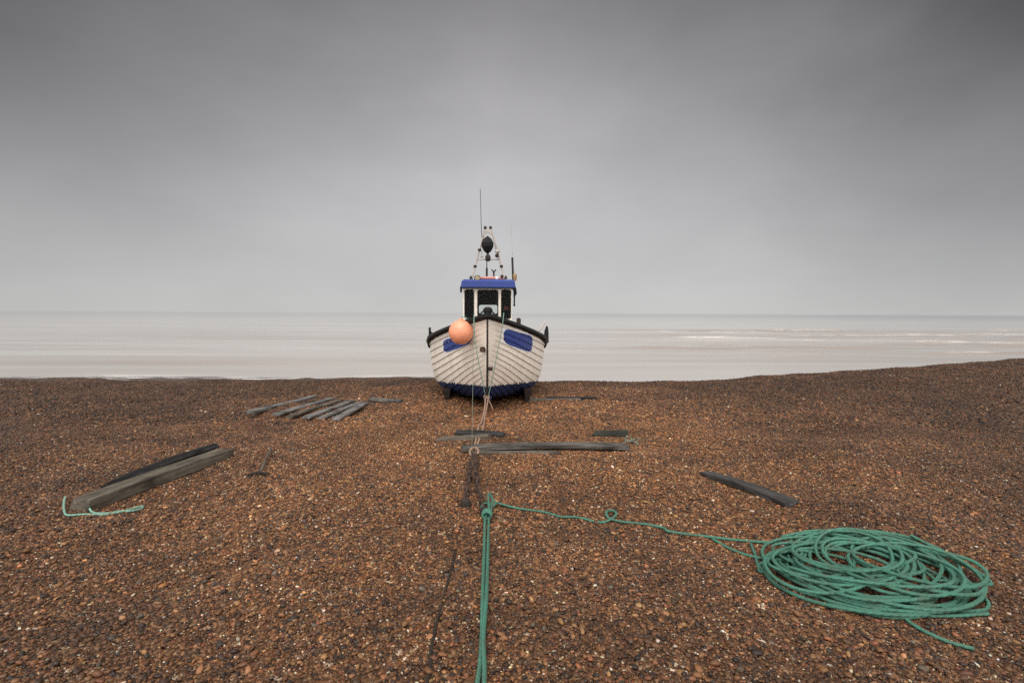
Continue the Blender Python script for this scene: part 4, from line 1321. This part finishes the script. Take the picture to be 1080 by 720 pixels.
# vignette painted into the sides of the sky, brighter behind the viewer
ab = N(nt, 'ShaderNodeMath', operation='MULTIPLY_ADD'); ab.inputs[1].default_value = .5; ab.inputs[2].default_value = .5; hx2 = N(nt, 'ShaderNodeCombineXYZ'); nt.links.new(sep.outputs[0], hx2.inputs[0]); nt.links.new(sep.outputs[1], hx2.inputs[1])
nrm = N(nt, 'ShaderNodeVectorMath', operation='NORMALIZE'); nt.links.new(hx2.outputs[0], nrm.inputs[0])
sep2 = N(nt, 'ShaderNodeSeparateXYZ'); nt.links.new(nrm.outputs[0], sep2.inputs[0]); nt.links.new(sep2.outputs[0], ab.inputs[0])
ab2 = N(nt, 'ShaderNodeMath', operation='MULTIPLY_ADD'); ab2.inputs[1].default_value = .16; ab2.inputs[2].default_value = -.08
n2 = noise(nt, mapping(nt, tc.outputs['Generated'], (1, 1, 1.6), (4.3, 2.1, 7)), 2.2, 3, .5); nt.links.new(n2.outputs[0], ab2.inputs[0])
ab3 = N(nt, 'ShaderNodeMath', operation='ADD'); nt.links.new(ab.outputs[0], ab3.inputs[0]); nt.links.new(ab2.outputs[0], ab3.inputs[1])
rs_ = ramp(nt, [(.08, (.30, .30, .305)), (.17, (.48, .48, .485)), (.36, (.97, .97, .97)), (.47, (1.17, 1.17, 1.17)), (.60, (1.04, 1.04, 1.04)), (.72, (.74, .74, .745)), (.86, (.28, .28, .285)), (1, (.30, .30, .30))]); nt.links.new(ab3.outputs[0], rs_.inputs[0])
# the darkening grows with height
zr = N(nt, 'ShaderNodeMapRange'); zr.inputs['From Min'].default_value = 0; zr.inputs['From Max'].default_value = .36; zr.inputs['To Min'].default_value = .16; zr.inputs['To Max'].default_value = 1
nt.links.new(sep.outputs[2], zr.inputs[0])
dk = mixc(nt, zr.outputs[0], (1, 1, 1), rs_.outputs[0])
# only in front
fr = N(nt, 'ShaderNodeMapRange'); fr.inputs['From Min'].default_value = -.1; fr.inputs['From Max'].default_value = .35; nt.links.new(sep.outputs[1], fr.inputs[0])
dk = mixc(nt, fr.outputs[0], (4.5, 4.4, 4.25), dk)
n5 = noise(nt, mapping(nt, tc.outputs['Generated'], (1.0, 1.0, 2.0), (7.7, 3.2, 1.4)), 2.4, 5, .55)
rc = ramp(nt, [(.30, (.93, .93, .935)), (.70, (1.07, 1.07, 1.065))]); nt.links.new(n5.outputs[0], rc.inputs[0])
dk = mixc(nt, 1.0, dk, rc.outputs[0], 'MULTIPLY')
c = mixc(nt, 1.0, rp.outputs[0], dk, 'MULTIPLY')
nt.links.new(c, bg.inputs[0]); bg.inputs['Strength'].default_value = 1.0
mx = N(nt, 'ShaderNodeMixShader'); mx.inputs[0].default_value = .06
nt.links.new(bg.outputs[0], mx.inputs[1]); nt.links.new(bg2.outputs[0], mx.inputs[2]); nt.links.new(mx.outputs[0], out.inputs[0])

sl = bpy.data.lights.new('sun', 'SUN'); sl.energy = 1.3; sl.angle = R(26); sl.color = (1, .965, .92)
so = bpy.data.objects.new('sun', sl); COL.objects.link(so)
dirv = Vector((math.sin(SUN_AZ) * math.cos(SUN_EL), math.cos(SUN_AZ) * math.cos(SUN_EL), math.sin(SUN_EL)))
so.rotation_euler = dirv.to_track_quat('Z', 'Y').to_euler(); so.location = dirv * 30

S.view_settings.view_transform = 'Standard'; S.view_settings.look = 'None'; S.view_settings.gamma = 1; S.view_settings.exposure = 0
S.view_settings.use_curve_mapping = False
S.render.engine = 'CYCLES'; S.cycles.max_bounces = 6; S.cycles.use_denoising = False
